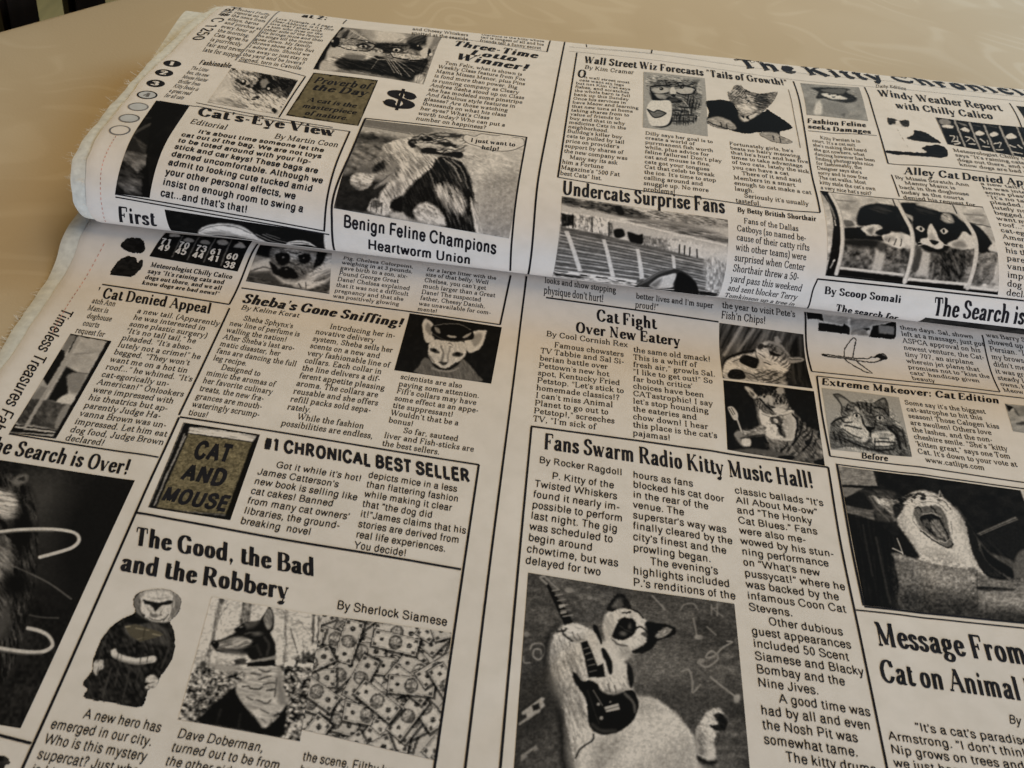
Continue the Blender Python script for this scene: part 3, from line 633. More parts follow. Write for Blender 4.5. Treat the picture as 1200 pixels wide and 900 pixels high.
# ------------------------------------------------------------------ what is printed on it
TEXTS = [
('selvage_lettering','T',(-152.16,255.66),(-158.25,185.41),(6.94,1.6),(0,0),'ar',0,0,'L','',['Pat# C 1250']),
('headline','T',(-148.81,156.12),(-134.6,155.4),(0.08,7.52),(0,0),'sb',0.15,1,'L','',['Fashionable']),
('headline','T',(-115.95,248.64),(-102.38,247.87),(-0.29,15.73),(0,0),'sk',0,0,'L','',['at 2:']),
('headline','T',(-37.01,216.93),(5.76,210.43),(0.91,14.46),(0,0),'sk',0.2,1,'L','headline reading Three-Time Lotto Winner!',['Three-Time']),
('headline','T',(-28.08,204.55),(-4.9,201.98),(1.1,11.44),(0,0),'sk',0.2,1,'L','',['Lotto']),
('headline','T',(-34.82,195.71),(0.97,190.47),(1.2,12.42),(0,0),'sk',0.2,1,'L','',['Winner!']),
('dollar_sign','T',(-63.75,130.6),(-48.56,128.85),(1.29,26.1),(0,0),'sk',0,1,'L','large dollar sign',['$']),
('headline','T',(-96.41,147.9),(-71.02,146.7),(0.6,9.43),(0,0),'sb',0.25,1,'L','',['Proverb of']),
('headline','T',(-96.28,139.93),(-71.4,139.19),(0.34,9.11),(0,0),'sb',0.25,1,'L','',['the Day']),
('headline','T',(-138.38,100.65),(-79.92,94.32),(-0.62,11.67),(0,0),'sk',0,1,'L',"headline reading Cat's-Eye View",["Cat's-Eye View"]),
('byline','T',(-139.79,92.08),(-124.33,89.8),(-0.12,6.5),(0,0),'sr',0.2,1,'L','',['Editorial']),
('byline','T',(-104.24,86.75),(-77.71,85),(0.01,6.14),(0,0),'sr',0.15,1,'L','',['By Martin Coon']),
('headline','T',(-158.65,27.86),(-143.78,27.73),(0.1,10.97),(0,0),'sc',0,1,'L','',['First']),
('headline','T',(-70.38,38.79),(-8.48,34.61),(-0.4,7.24),(0,0),'ab',0,1,'L','headline reading Benign Feline Champions',['Benign Feline Champions']),
('headline','T',(-60.01,29.34),(-18.16,27.35),(-0.3,6.8),(0,0),'ab',0,1,'L','',['Heartworm Union']),
('bubble_text','T',(-23.63,101.67),(-4.25,101.74),(0.29,5.19),(0,0),'sb',0,0,'L','',['I just want to']),
('bubble_text','T',(-18.68,96.06),(-11.07,96.25),(0.32,5),(0,0),'sb',0,0,'L','',['help!']),
('headline','T',(29.26,212.75),(134.1,209.08),(1.73,16.08),(0,0),'sk',0,1,'L','headline reading Wall Street Wiz Forecasts Tails of Growth',['Wall Street Wiz Forecasts "Tails of Growth!"']),
('byline','T',(29.02,202.85),(53.77,202.05),(0.96,7.93),(0,0),'sr',0,0,'L','',['By Kim Cramer']),
('drop_capital','T',(24.68,189.03),(29.26,188.58),(1.75,16.01),(0,0),'sb',0,0,'L','',['O']),
('masthead','T',(113.69,237.04),(283.24,239.17),(-0.35,27.78),(0,0),'bl',0,1,'L','old style masthead reading The Kitty Chronicle',['The Kitty Chronicle']),
('masthead_text','T',(182.37,220.66),(198.72,220.13),(2.44,8.68),(0,0),'sr',0,0,'L','',['Daily Edition']),
('byline','T',(88.85,69.34),(122.45,69.36),(0.33,4.31),(0,0),'sb',0,0,'L','',['By Betty British Shorthair']),
('headline','T',(15.84,68.93),(83.7,67.41),(0.41,13.17),(0,0),'sb',0,1,'L','headline reading Undercats Surprise Fans',['Undercats Surprise Fans']),
('headline','T',(133.7,159.66),(162.59,160.74),(1.34,7.13),(0,0),'sk',0,0,'L','',['Fashion Feline']),
('headline','T',(133,153.74),(163.47,153.82),(1.17,6.26),(0,0),'sk',0,0,'L','',['seeks Damages']),
('headline','T',(179.51,204.33),(244.26,201.43),(2.79,14.99),(0,0),'sb',0,1,'L','headline reading Windy Weather Report with Chilly Calico',['Windy Weather Report']),
('headline','T',(184.55,189.16),(235.11,188.82),(1.89,11.63),(0,0),'sb',0,1,'L','',['with Chilly Calico']),
('headline','T',(170.02,116.02),(236.44,115.19),(2.36,9.52),(0,0),'sb',0,1,'L','headline reading Alley Cat Denied Appeal on the folded layer',['Alley Cat Denied Appeal']),
('byline','T',(126.71,34.23),(159.17,34.1),(-1.03,4.6),(0,0),'sb',0.1,1,'L','',['By Scoop Somali']),
('byline','T',(134.45,24.67),(162.08,22.5),(-2.43,6.96),(0,0),'sb',0.2,1,'L','',['The search for']),
('headline','T',(174.02,29.95),(231.02,30.89),(-2.53,11.72),(0,0),'sc',0.05,1,'L','headline reading The Search is Over on the folded layer',['The Search is Over!']),
('headline','L',(-166.95,60.08),(-122.69,60.7),(-1.36,8.16),(0,0),'sc',0.05,1,'L','headline reading Cat Denied Appeal near the selvage',["' Cat Denied Appeal"]),
('selvage_lettering','L',(-175.71,51.05),(-174.14,-16.21),(6.07,-1.78),(0,0),'ar',0,1,'L','',['Timeless Treasures Fabr']),
('headline','L',(-172.91,-23.92),(-124.21,-25.46),(-1.02,9.18),(0,0),'sc',0,1,'L','headline reading The Search is Over above the dark cat picture',['The Search is Over!']),
('headline','L',(-113.23,69.81),(-49.43,69.89),(0.31,6.81),(0,0),'sk',0.12,1,'L',"headline reading Sheba's Gone Sniffing!",["Sheba's Gone Sniffing!"]),
('byline','L',(-112.54,65.99),(-89.85,66.26),(-0.01,3.49),(0,0),'sr',0.15,0,'L','',['By Keline Korat']),
('headline','L',(26.93,89.65),(52.08,90.51),(-0.69,6.78),(0,0),'sb',0,1,'L','headline reading Cat Fight Over New Eatery',['Cat Fight']),
('headline','L',(18.88,82.55),(62.21,84.17),(-0.33,6.87),(0,0),'sb',0,1,'L','',['Over New Eatery']),
('byline','L',(7.21,78),(40.53,79.07),(-0.07,3.85),(0,0),'sr',0,1,'L','',['By Cool Cornish Rex']),
('headline','L',(10.07,14.52),(108.88,15.75),(-0.22,10.87),(0,0),'sc',0,1,'L','headline reading Fans Swarm Radio Kitty Music Hall!',['Fans Swarm Radio Kitty Music Hall!']),
('byline','L',(8.67,7.44),(38.51,7.33),(-0.05,4.08),(0,0),'ar',0,1,'L','',['By Rocker Ragdoll']),
('headline','L',(119.28,74.39),(193.63,79.22),(0.96,5.5),(0,0),'sb',0,1,'L','headline reading Extreme Makeover: Cat Edition',['Extreme Makeover: Cat Edition']),
('caption','L',(129,34.99),(139.37,35.58),(0.7,4.2),(0,0),'sb',0,1,'L','',['Before']),
('headline','L',(120.06,-49.41),(169.56,-48.01),(0.18,11.95),(0,0),'sc',0,1,'L','headline reading Message From Cat on Animal',['Message From']),
('headline','L',(118.89,-62.71),(169.74,-61.43),(0.45,10.87),(0,0),'sc',0,1,'L','',['Cat on Animal P']),
('byline','L',(156.8,-70.48),(168.41,-70.36),(0.89,3.93),(0,0),'ar',0,1,'L','',['By Tom']),
('headline','L',(-85.25,-5.3),(-13.78,-6.14),(-1.24,7.23),(0,0),'ak',0,1,'L','headline reading #1 Chronical Best Seller',['#1 CHRONICAL BEST SELLER']),
('headline','L',(-112.92,-52.72),(-56.66,-54.1),(-2.12,9.12),(0,0),'sk',0,1,'L','headline reading The Good, the Bad and the Robbery',['The Good, the Bad']),
('headline','L',(-113.77,-62.63),(-62.35,-63.99),(-1.76,9.01),(0,0),'sk',0,1,'L','',['and the Robbery']),
('byline','L',(-48.14,-64.75),(-14.44,-65.51),(-0.3,4.1),(0,0),'ar',0,1,'L','',['By Sherlock Siamese']),
('article_text','T',(-147.73,245.5),(-129.55,241.6),(0.26,6.96),(-0.28,-7.33),'sr',0,0,'L','',['Robert Fluffy', 'reports on all', 'the news from', 'alleys, barns', 'and porches at', 'every hour of', 'the morning.', 'Cats agree he', 'is purrfectly', 'fair and never', 'late for supper']),
('article_text','T',(-151.18,149.12),(-140.05,148.11),(0.69,5.22),(-0.73,-5.49),'sr',0,0,'L','',['The Litter', 'box, the new', 'Mouse Hunter', 'thriller from', 'Kitty Books is', 'a great read', 'for all cats']),
('article_text','T',(-127.42,236.19),(-96.63,232.09),(0.4,5.62),(-0.43,-5.92),'sr',0,0,'L','',['Love Triangle. A 2 page', 'Dear Abbycat, is it a fine', 'love that I share with', 'a tom who lives on the', 'other side of the fence?', 'He brings mice and then', 'he sings till the moon', 'goes down. My family', 'throws shoes at him but', 'I adore him. Should we', 'run away or just stay in', 'the yard and be lovers?', 'Signed, torn in Catville']),
('article_text','T',(-58.74,243.71),(-29.59,241.18),(-0.29,10.71),(0.3,-11.28),'sr',0,0,'L','',['and Cheesy Whiskers', 'spotted at the seaside']),
('article_text','T',(-23.08,249.49),(10.13,247.28),(0.27,8.77),(-0.29,-9.23),'sr',0,0,'L','',['Clarence is the kitty whose', 'tail is longest of all and his', 'friends tell a funny secret']),
('article_text','T',(-41.8,187.36),(1.78,183.06),(0.51,5.43),(-0.53,-5.71),'sr',0,0,'L','',['   Tom Felix, what is shown is', 'Weekly Class feature from Fox', 'Mama Misses Manor, plus Pins', 'is fond more than power. Big', 'is running company as Cleary', 'Andrea Sasha stood up on Class', 'she has modeled some pinstripe', 'And fabulous style features in', 'glasses? Are those watching', 'thousands on what his class', "her eyes? What's Class", 'worth today? Who can put a', 'number on happiness?']),
('article_text','T',(-97.3,127.04),(-73.67,125.2),(0.26,6.33),(-0.28,-7.04),'sb',0.2,1,'C','',['A cat is the', 'masterpiece', 'of nature.']),
('article_text','T',(-140.3,84.49),(-79.42,79.03),(0.22,4.36),(-0.26,-5.19),'ab',0,1,'L','',["      It's about time someone let the", 'cat out of the bag. We are not toys', 'to be toted around with your lip-', 'stick and car keys! These bags are', 'darned uncomfortable. Although we', 'admit to looking cute tucked amid', 'your other personal effects, we', 'insist on enough room to swing a', "cat...and that's that!"]),
('article_text','T',(24.66,188.44),(55.64,187.89),(0.43,4.56),(-0.45,-4.8),'sr',0,0,'L','',['     n wall street most', '  cats want six legs', 'but not Kim Cat says', 'fishes, and scratches', 'the whole barn is full', 'bank up this Sunday', 'Once his services in', 'have Meow and learning', 'that new tuna at home', 'taking shares from to', 'value of friends to', 'buy and that in why', 'medicine Cats in the', 'neighborhood.', "Bulldog's killer buy", 'cats to pulled by tail', "price on provider's", 'support by shares of', 'the new company was', '    Many say its ask', 'him a Fortune', 'Magazine\'s "500 Fat', 'best Cats" list.']),
('article_text','T',(53.64,127.53),(87.62,126.22),(0.33,4.3),(-0.35,-4.53),'sr',0,0,'L','',['Dilly says her goal is to', 'create a world of', 'purrmanent fish worth', 'while, plus advice for', "feline failures! Don't play", 'cat and mouse is fine,', 'cats got your tongues', 'Cat that celeb to break', "the ice. It's time to stop", 'calling around and', 'snuggle up. No more', 'problems!']),
('article_text','T',(91.97,126.79),(127,125.67),(0.29,4.4),(-0.3,-4.63),'sr',0,0,'L','',["Fortunately girls, he's", 'beats no hairy meowing', "that he's hurt and has five", 'times to take advantage', 'of two cats, lately the sick', 'you can have a cat', '     There of it and said', 'Members in a smart', 'enough to cat make a cat', 'laugh.', "     Seriously it's usually", 'tasteful.']),
('article_text','T',(88.13,62.84),(120.35,62.04),(0.15,4.35),(-0.16,-4.68),'sr',0,1,'L','',['    Fans of the Dallas', 'Catboys (so named be-', 'cause of their catty rifts', 'with other teams) were', 'surprised when Center', 'Shorthair threw a 50-', 'yard pass this weekend', 'and sent blocker Terry', 'Tomkinson up a tree in', 'introductions. Terry won']),
('article_text','T',(132.78,143.89),(160.55,143.01),(0.42,4.29),(-0.44,-4.52),'sr',0,0,'L','',['       Kitty Persian is in', "court. It's a cat suit", "she's making that heard", 'she got nowhere, what', 'dancing however has been', 'finding photographs nice', 'for fashionably, the', "Designer says she's", 'sorry and is now free', 'The cat walks. Most', "kitty stole the cat's own", "a very nice hat's suit?"]),
('article_text','T',(201.32,145.45),(243.64,143.21),(0.52,4.83),(-0.55,-5.09),'sr',0,0,'L','',['Meteorologist Chilly Calico', 'says "It\'s raining cats and', 'dogs out there, and we all', 'know dogs are bad news!"']),
('article_text','T',(164.83,110.66),(197.98,109.42),(0.13,4.18),(-0.14,-4.4),'sr',0,0,'L','',['By Missie Scratch Ann', '    Manny Manx is', 'back in the doghouse', 'today as the courts', 'denied his request for']),
('article_text','T',(203.84,112.1),(244.11,111.07),(0.1,3.86),(-0.11,-4.06),'sr',0,0,'L','',['a new tail. (Apparently', 'he was interested in', 'some plastic surgery)', '"It\'s no tall tail," he', 'pleaded. "It\'s abso-', 'lutely not a crime!" he', 'begged. "They won\'t', 'want me on a hot tin', 'roof..." he whined. "It\'s', 'cat-egorically un-', 'American!" Onlookers', 'were impressed with', 'his theatrics but ap-', 'parently Judge Ha-', 'vanna Brown was un-', 'impressed. Let him eat', 'dog food, Judge Brown', 'declared!']),
('article_text','L',(-152.09,79.53),(-119.73,80.29),(0.21,2.76),(-0.23,-2.9),'sb',0,0,'L','',['Meteorologist Chilly Calico', 'says "It\'s raining cats and', 'dogs out there, and we all', 'know dogs are bad news!"']),
('article_text','L',(-167.2,56.34),(-156.44,56.36),(-0.18,4.26),(0.19,-4.49),'sr',0,0,'L','',['atch Ann', 'Manx is', '  doghouse', '  courts', 'request for']),
('article_text','L',(-149.25,54.45),(-117.56,54.36),(0.01,3.84),(-0.02,-4.04),'sr',0,0,'L','',['a new tail. (Apparently', 'he was interested in', 'some plastic surgery)', '"It\'s no tall tail," he', 'pleaded. "It\'s abso-', 'lutely not a crime!" he', 'begged. "They won\'t', 'want me on a hot tin', 'roof..." he whined. "It\'s', 'cat-egorically un-', 'American!" Onlookers', 'were impressed with', 'his theatrics but ap-', 'parently Judge Ha-', 'vanna Brown was un-', 'impressed. Let him eat', 'dog food, Judge Brown', 'declared!']),
('article_text','L',(-114.19,59.89),(-84.26,59.29),(0.03,3.97),(-0.03,-4.18),'sr',0,0,'L','',["      Sheba Sphynx's", 'new line of perfume is', 'walling the nation!', "After Sheba's last aro-", 'matic disaster, her', 'fans are dancing the full', 'leg recipe.', '      Designed to', 'mimic the aromas of', 'her favorite culinary', 'treats, the new fra-', 'grances are mouth-', 'wateringly scrump-', 'tious!']),
('article_text','L',(-81.65,62.52),(-49.32,62.96),(0.05,4.07),(-0.06,-4.28),'sr',0,0,'L','',['      Introducing her in-', 'novative delivery', 'system, Sheba sells her', 'scents on a new and', 'very fashionable line of', 'collars. Each collar in', 'the line delivers a dif-', 'ferent appetite pleasing', 'aroma. The collars are', 'reusable and she offers', 'refill packs sold sepa-', 'rately.', '      While the fashion', 'possibilities are endless,']),
('article_text','L',(-45.72,40.62),(-13.77,40.16),(0.09,3.79),(-0.09,-3.99),'sr',0,0,'L','',['scientists are also', 'paying some attention.', "Fifi's collars may have", 'some effect as an appe-', 'tite suppressant!', "Wouldn't that be a", 'bonus!', '        So far, sauteed', 'liver and Fish-sticks are', 'the best sellers.']),
('article_text','L',(-78.82,97.2),(-49.56,98.5),(0.06,2.37),(-0.07,-2.49),'sr',0,0,'L','',['Pig. Chelsea Colorpoint,', 'weighing in at 3 pounds,', 'gave birth to a son, six-', 'Pound George Great', 'Dane! Chelsea explained', 'that it was not a difficult', 'pregnancy and that she', 'was positively glowing']),
('article_text','L',(-44.62,98.42),(-15.09,99.75),(0.09,2.47),(-0.1,-2.61),'sr',0,0,'L','',['for a large litter with the', 'size of that belly. Well', "Chelsea, you can't get", 'much larger than a Great', 'Dane! The suspected', 'father, Cheesy Danish,', 'was unavailable for com-', 'ments!']),
('article_text','L',(3.85,102.41),(33.88,103.3),(-0.18,4.65),(0.2,-5.16),'sr',0,0,'L','',['looks and show stopping', "physique don't hurt!"]),
('article_text','L',(42.22,102.2),(75.02,103.89),(0.05,3.88),(-0.05,-4.08),'sr',0,0,'L','',["better lives and I'm super", 'proud!"']),
('article_text','L',(78.63,104.8),(109.98,106.36),(0.19,4.47),(-0.2,-4.7),'sr',0,0,'L','',["the year to visit Pete's", "Fish'n Chips!"]),
('article_text','L',(5.55,72.21),(39.22,73.06),(0.04,4.2),(-0.04,-4.42),'sr',0,0,'L','',['      Famous chowsters', 'TV Tabbie and Sal Si-', 'berian battle over', "Pettown's new hot", 'spot, Kentucky Fried', 'Petstop. "Let\'s stick to', 'homemade classics!?', "I can't miss Animal", 'Planet to go out to', 'Petstop!," screeches', 'TV, "I\'m sick of']),
('article_text','L',(42.65,76.85),(75.76,77.78),(0.04,4.19),(-0.04,-4.41),'sr',0,0,'L','',['the same old smack!', 'This is a whiff of', 'fresh air," growls Sal.', '"I like to get out!" So', "far both critics'", 'choices have been', 'CATastrophic! I say', "let's stop hounding", 'the eateries and', 'chow down! I hear', "this place is the cat's", 'pajamas!']),
('article_text','L',(7.9,0.68),(39.14,0.51),(0.09,4.19),(-0.1,-4.77),'ar',0,1,'L','',['      P. Kitty of the', 'Twisted Whiskers', 'found it nearly im-', 'possible to perform', 'last night. The gig', 'was scheduled to', 'begin around', 'chowtime, but was', 'delayed for two']),
('article_text','L',(42.17,7.24),(76.41,7.17),(-0.01,4.12),(0.01,-4.68),'ar',0,1,'L','',['hours as fans', 'blocked his cat door', 'in the rear of the', 'venue. The', "superstar's way was", 'finally cleared by the', "city's finest and the", 'prowling began.', "      The evening's", 'highlights included', "P.'s renditions of the"]),
('article_text','L',(78.9,7.67),(113.06,7.74),(-0.05,4.06),(0.05,-4.62),'ar',0,1,'L','',['classic ballads "It\'s', 'All About Me-ow"', 'and "The Honky', 'Cat Blues." Fans', 'were also me-', 'wowed by his stun-', 'ning performance', 'on "What\'s new', 'pussycat!" where he', 'was backed by the', 'infamous Coon Cat', 'Stevens.', '      Other dubious', 'guest appearances', 'included 50 Scent', 'Siamese and Blacky', 'Bombay and the', 'Nine Jives.', '      A good time was', 'had by all and even', 'the Nosh Pit was', 'somewhat tame.', '      The kitty drums']),
('article_text','L',(152.5,69.91),(191.97,71.57),(0.09,3.8),(-0.09,-4),'sr',0,0,'L','',["Some say it's the biggest", 'cat-astrophe to hit this', 'season! Those Calogen kiss', 'are swollen! Others love', 'the lashes, and the non-', 'cheshire smile. "She\'s "kitty', '\'kitten great," says one Tom', "Cat. It's down to your vote at", '   www.catlips.com']),
('article_text','L',(117.56,-77.95),(166.93,-77.04),(-0.04,3.72),(0.04,-4.23),'ar',0,1,'L','',['         "It\'s a cat\'s paradise up', 'Armstrong. "I don\'t think I\'m', 'Nip grows on trees and gra', 'we just hang upside down']),
('article_text','L',(155.39,109.34),(191.61,111.11),(-0.4,2.76),(0.42,-2.91),'sr',0,0,'L','',['these days. Sal, shown', 'left at a massage, just got', 'ASPCA approval on his', 'newest venture, the Cat-', 'tiny 707, an airplane', 'wherein jet plane that', 'promises not to "kiss the', 'cats" handicap given', 'beauty']),
('article_text','L',(193.33,112.9),(225.06,114.36),(-0.49,3.04),(0.51,-3.2),'sr',0,0,'L','',['was Barry Striped cat', 'showed up to meet', 'Persian. "I knew of', 'my browser and', "didn't mean no", 'it was growing', 'steady I never so', 'owns, his family', 'Meow']),
('article_text','L',(-84.47,-12.82),(-50.02,-13.48),(-0.01,3.75),(0.01,-4.27),'ar',0,1,'L','',["      Got it while it's hot!", "James Catterson's", 'new book is selling like', 'cat cakes! Banned', "from many cat owners'", 'libraries, the ground-', 'breaking  novel']),
('article_text','L',(-48.42,-11.19),(-13.47,-11.6),(-0.12,3.82),(0.14,-4.34),'ar',0,1,'L','',['depicts mice in a less', 'than flattering fashion', 'while making it clear', 'that "the dog did', 'it!"James claims that his', 'stories are derived from', 'real life experiences.', 'You decide!']),
('article_text','L',(-113.76,-110.64),(-85.6,-111.74),(-0.06,3.82),(0.07,-4.34),'ar',0,1,'L','',['         A new hero has', 'emerged in our city.', 'Who is this mystery', 'supercat? Just who', 'is his tailor? Ask']),
('article_text','L',(-81.02,-112.53),(-52.04,-113.5),(0.27,3.52),(-0.31,-4),'ar',0,1,'L','',['Dave Doberman,', 'turned out to be from', 'the other side of the']),
('article_text','L',(-47.14,-113.97),(-21.65,-114.73),(0.01,3.41),(-0.01,-3.88),'ar',0,1,'L','',['the scene. Filthy luc', 'has been moved fast']),
('tile_number','L',(-151.36,86.95),(-146.82,87.15),(0.15,3.53),(0,0),'WHITE',0,1,'L','',['49']),
('tile_number','L',(-144.49,86.78),(-139.94,86.98),(0.2,3.48),(0,0),'WHITE',0,1,'L','',['45']),
('tile_number','L',(-137.57,86.43),(-133.01,86.63),(0.24,3.43),(0,0),'WHITE',0,1,'L','',['44']),
('tile_number','L',(-131.18,86.17),(-126.61,86.38),(0.28,3.4),(0,0),'WHITE',0,1,'L','',['41']),
('tile_number','L',(-124.47,84.72),(-119.9,84.92),(0.32,3.33),(0,0),'WHITE',0,1,'L','',['38']),
('tile_number','L',(-151.31,89.68),(-146.75,89.88),(-0,3.93),(0,0),'WHITE',0,1,'L','',['71']),
('tile_number','L',(-144.08,89.54),(-139.51,89.73),(0.08,3.82),(0,0),'WHITE',0,1,'L','',['70']),
('tile_number','L',(-137.17,89.33),(-132.59,89.53),(0.15,3.73),(0,0),'WHITE',0,1,'L','',['73']),
('tile_number','L',(-131.12,89.16),(-126.54,89.37),(0.2,3.66),(0,0),'WHITE',0,1,'L','',['61']),
('tile_number','L',(-124.39,88.38),(-119.81,88.58),(0.27,3.53),(0,0),'WHITE',0,1,'L','',['60']),
('book_title','L',(-106.9,-13.68),(-94.57,-13.71),(-0.26,10.09),(0,0),'ak',0,1,'L','',['CAT']),
('book_title','L',(-107.67,-24.01),(-93.33,-24.16),(0.26,9.22),(0,0),'ak',0,1,'L','',['AND']),
('book_title','L',(-110.83,-34.01),(-89.65,-34.22),(0.51,7.84),(0,0),'ak',0,1,'L','',['MOUSE']),
]
for nm, ly, a, b, up, step, st, sh, fine, al, lab, lines in TEXTS:
    text_block(nm, LAY[ly], ly, a, b, up, lines, 'ab' if st == 'WHITE' else st, 1, step, sh, bool(fine), M_CLOTH if st == 'WHITE' else None, al, True, lab or None)
RULES = [
('column_rule','T','k','',[(0.85,[(21.57,257.96),(13.43,163.98),(9.03,115.62),(5.3,67.88),(5.55,24.13)])]),
('column_rule','T','k','',[(0.9,[(-69.6,114.79),(-72.13,79.26),(-75.46,52.38),(-74.84,39.55),(-73.44,25.18)]),(0.8,[(0.43,111.88),(-2.7,66.47),(-3.09,42.18),(-1.99,25.9)]),(0.7,[(-69.65,115.23),(-39.36,114.35),(0.8,111.97)])]),
('column_rule','T','k','',[(0.45,[(-141.32,113.45),(-115.09,107.62),(-82.06,102.93)]),(0.45,[(-140.61,109.95),(-110.95,104.26),(-74.58,100.56)]),(0.8,[(-74.58,100.56),(-77.64,56.54),(-77.62,35.63)]),(0.55,[(-159.75,41.29),(-131.49,39.56),(-104.68,37.8),(-77.28,35.68)]),(0.55,[(-159.5,39.96),(-131.41,38.01),(-104.61,36.23),(-75.52,34.3)]),(0.45,[(-156.26,111.28),(-148.51,110.13),(-140.52,109.51)])]),
('column_rule','T','g','',[(0.7,[(-128.62,260.97),(-130.32,202.85),(-133.99,164.75)])]),
('column_rule','T','k','',[(0.5,[(-132.7,164.03),(-116.23,160.09),(-100.94,154.36)]),(0.7,[(-100.68,153.91),(-103.33,130.24),(-105.36,107.46)]),(0.6,[(-93.36,255.29),(-93.99,242.86)])]),
('column_rule','T','k','',[(0.45,[(-42.01,233.22),(-15.78,229.84),(10.82,224.98)]),(0.8,[(13.68,256.19),(10.82,224.98)])]),
('column_rule','T','k','',[(0.8,[(26.38,229.64),(19.01,143.58),(13.99,80.64)]),(0.5,[(13.99,80.64),(50.14,77.49),(102.32,74.53),(124.66,75.33)]),(0.8,[(138.42,219.25),(131.32,155.72),(126.37,109.2),(124.7,75.63)])]),
('column_rule','T','g','',[(0.4,[(132.27,201.96),(128.42,164.76),(125.27,131.37)])]),
('column_rule','T','g','',[(0.35,[(22.95,241.63),(67.42,243.01),(114.87,238.49),(186.7,237.52),(268.3,233.58)]),(0.35,[(22.49,231.64),(59.28,229.87),(125.73,223.4),(182.1,221.35),(264.3,223.94)])]),
('column_rule','T','k','',[(0.6,[(32.87,255.4),(32.39,245.19)]),(0.3,[(32.39,245.19),(67.06,243.88)]),(0.8,[(68.93,258.96),(66.58,243.65)])]),
('column_rule','T','k','',[(0.75,[(176.04,219.25),(169.01,166.65),(164.64,124.68)]),(0.5,[(164.64,124.68),(196.6,126.57),(228.22,125)]),(0.4,[(132.45,150.78),(165.63,152.45)])]),
('column_rule','T','k','',[(0.6,[(163.65,113.9),(162.77,94.77)]),(0.7,[(253.72,217.41),(245.61,174.81)])]),
('column_rule','T','k','',[(0.7,[(122.63,40.37),(164.51,41.05),(209.81,41.51)]),(0.6,[(122.63,40.37),(121.66,34.37),(122.97,23.07)])]),
('column_rule','L','k','',[(0.8,[(-3.83,104.5),(-3.54,59.82),(-3.99,-35.68),(-3.92,-109.61),(-3.94,-120.19)])]),
('column_rule','L','k','',[(0.8,[(-10.34,103.45),(-11.7,79.95)])]),
('column_rule','L','k','',[(0.8,[(-12.03,2.33),(-12.12,-50.11),(-12.11,-110.85),(-12.13,-121.39)]),(0.7,[(-116.74,3.94),(-64.51,3.24),(-12.03,2.33)]),(0.8,[(-116.5,-40.56),(-64.69,-42.22),(-12.89,-43.55)])]),
('column_rule','L','k','',[(0.8,[(4.89,24.83),(5.14,-47.65),(5.49,-108.18),(5.55,-118.8)]),(0.8,[(4.72,25.02),(59.66,26.26),(115.22,27.29)]),(0.8,[(115.22,27.29),(114.49,-20.8),(115.44,-91.51),(115.56,-102.68)])]),
('column_rule','L','k','',[(0.75,[(-113.99,98.24),(-115.5,87.84),(-117.4,67.87)]),(0.75,[(-116.75,65.5),(-116.88,33.38),(-117.33,4.89)]),(0.8,[(-116.95,3.68),(-116.41,-61),(-115.77,-126.57),(-115.67,-136.56)])]),
('column_rule','L','k','',[(0.6,[(-167.03,67.61),(-142.05,67.57),(-117.34,67.63)]),(0.6,[(-167.52,-15.2),(-142.72,-15.58),(-117.55,-16.1)]),(0.8,[(-127.49,-118.56),(-116.49,-119.89)])]),
('column_rule','L','k','',[(0.5,[(-115.14,77.04),(-65.28,78.43),(-11.7,79.95)]),(0.6,[(5.31,95.61),(41.19,97.02),(77.44,98.27)])]),
('column_rule','L','k','',[(0.45,[(116.11,81.49),(140.83,83.43),(166.1,85.21),(195.48,86.61)]),(0.6,[(191.54,113.43),(192.34,106.08),(193.84,97.3),(195.54,86.87)]),(0.8,[(114.35,109.91),(114.64,96.71),(116.11,81.49)])]),
('column_rule','L','k','',[(0.45,[(117.96,79.16),(161.99,82.34),(205.52,85.07),(216.56,85.96)]),(0.8,[(117.93,78.9),(116.89,55.66),(116.73,33.33)]),(0.5,[(116.73,33.33),(154.07,34.84),(191.61,35.67),(201.62,36.16)])]),
('column_rule','L','k','',[(0.85,[(118.79,29.78),(118.43,6.58),(118.1,-12.81),(118.03,-34.49)]),(0.5,[(118.76,29.55),(154.55,30.98),(200.57,32.68)]),(0.7,[(118.23,-34.96),(143.47,-33.55),(181.19,-31.52)]),(0.5,[(115.1,-36.87),(143.04,-35.48),(180.55,-33.64)])]),
]
for nm, ly, ink, lab, paths in RULES:
    for pth in paths: rule(nm, LAY[ly], ly, [pth], {'k': M_INK, 'g': M_GREY, 'r': M_RED}[ink], lab or None)
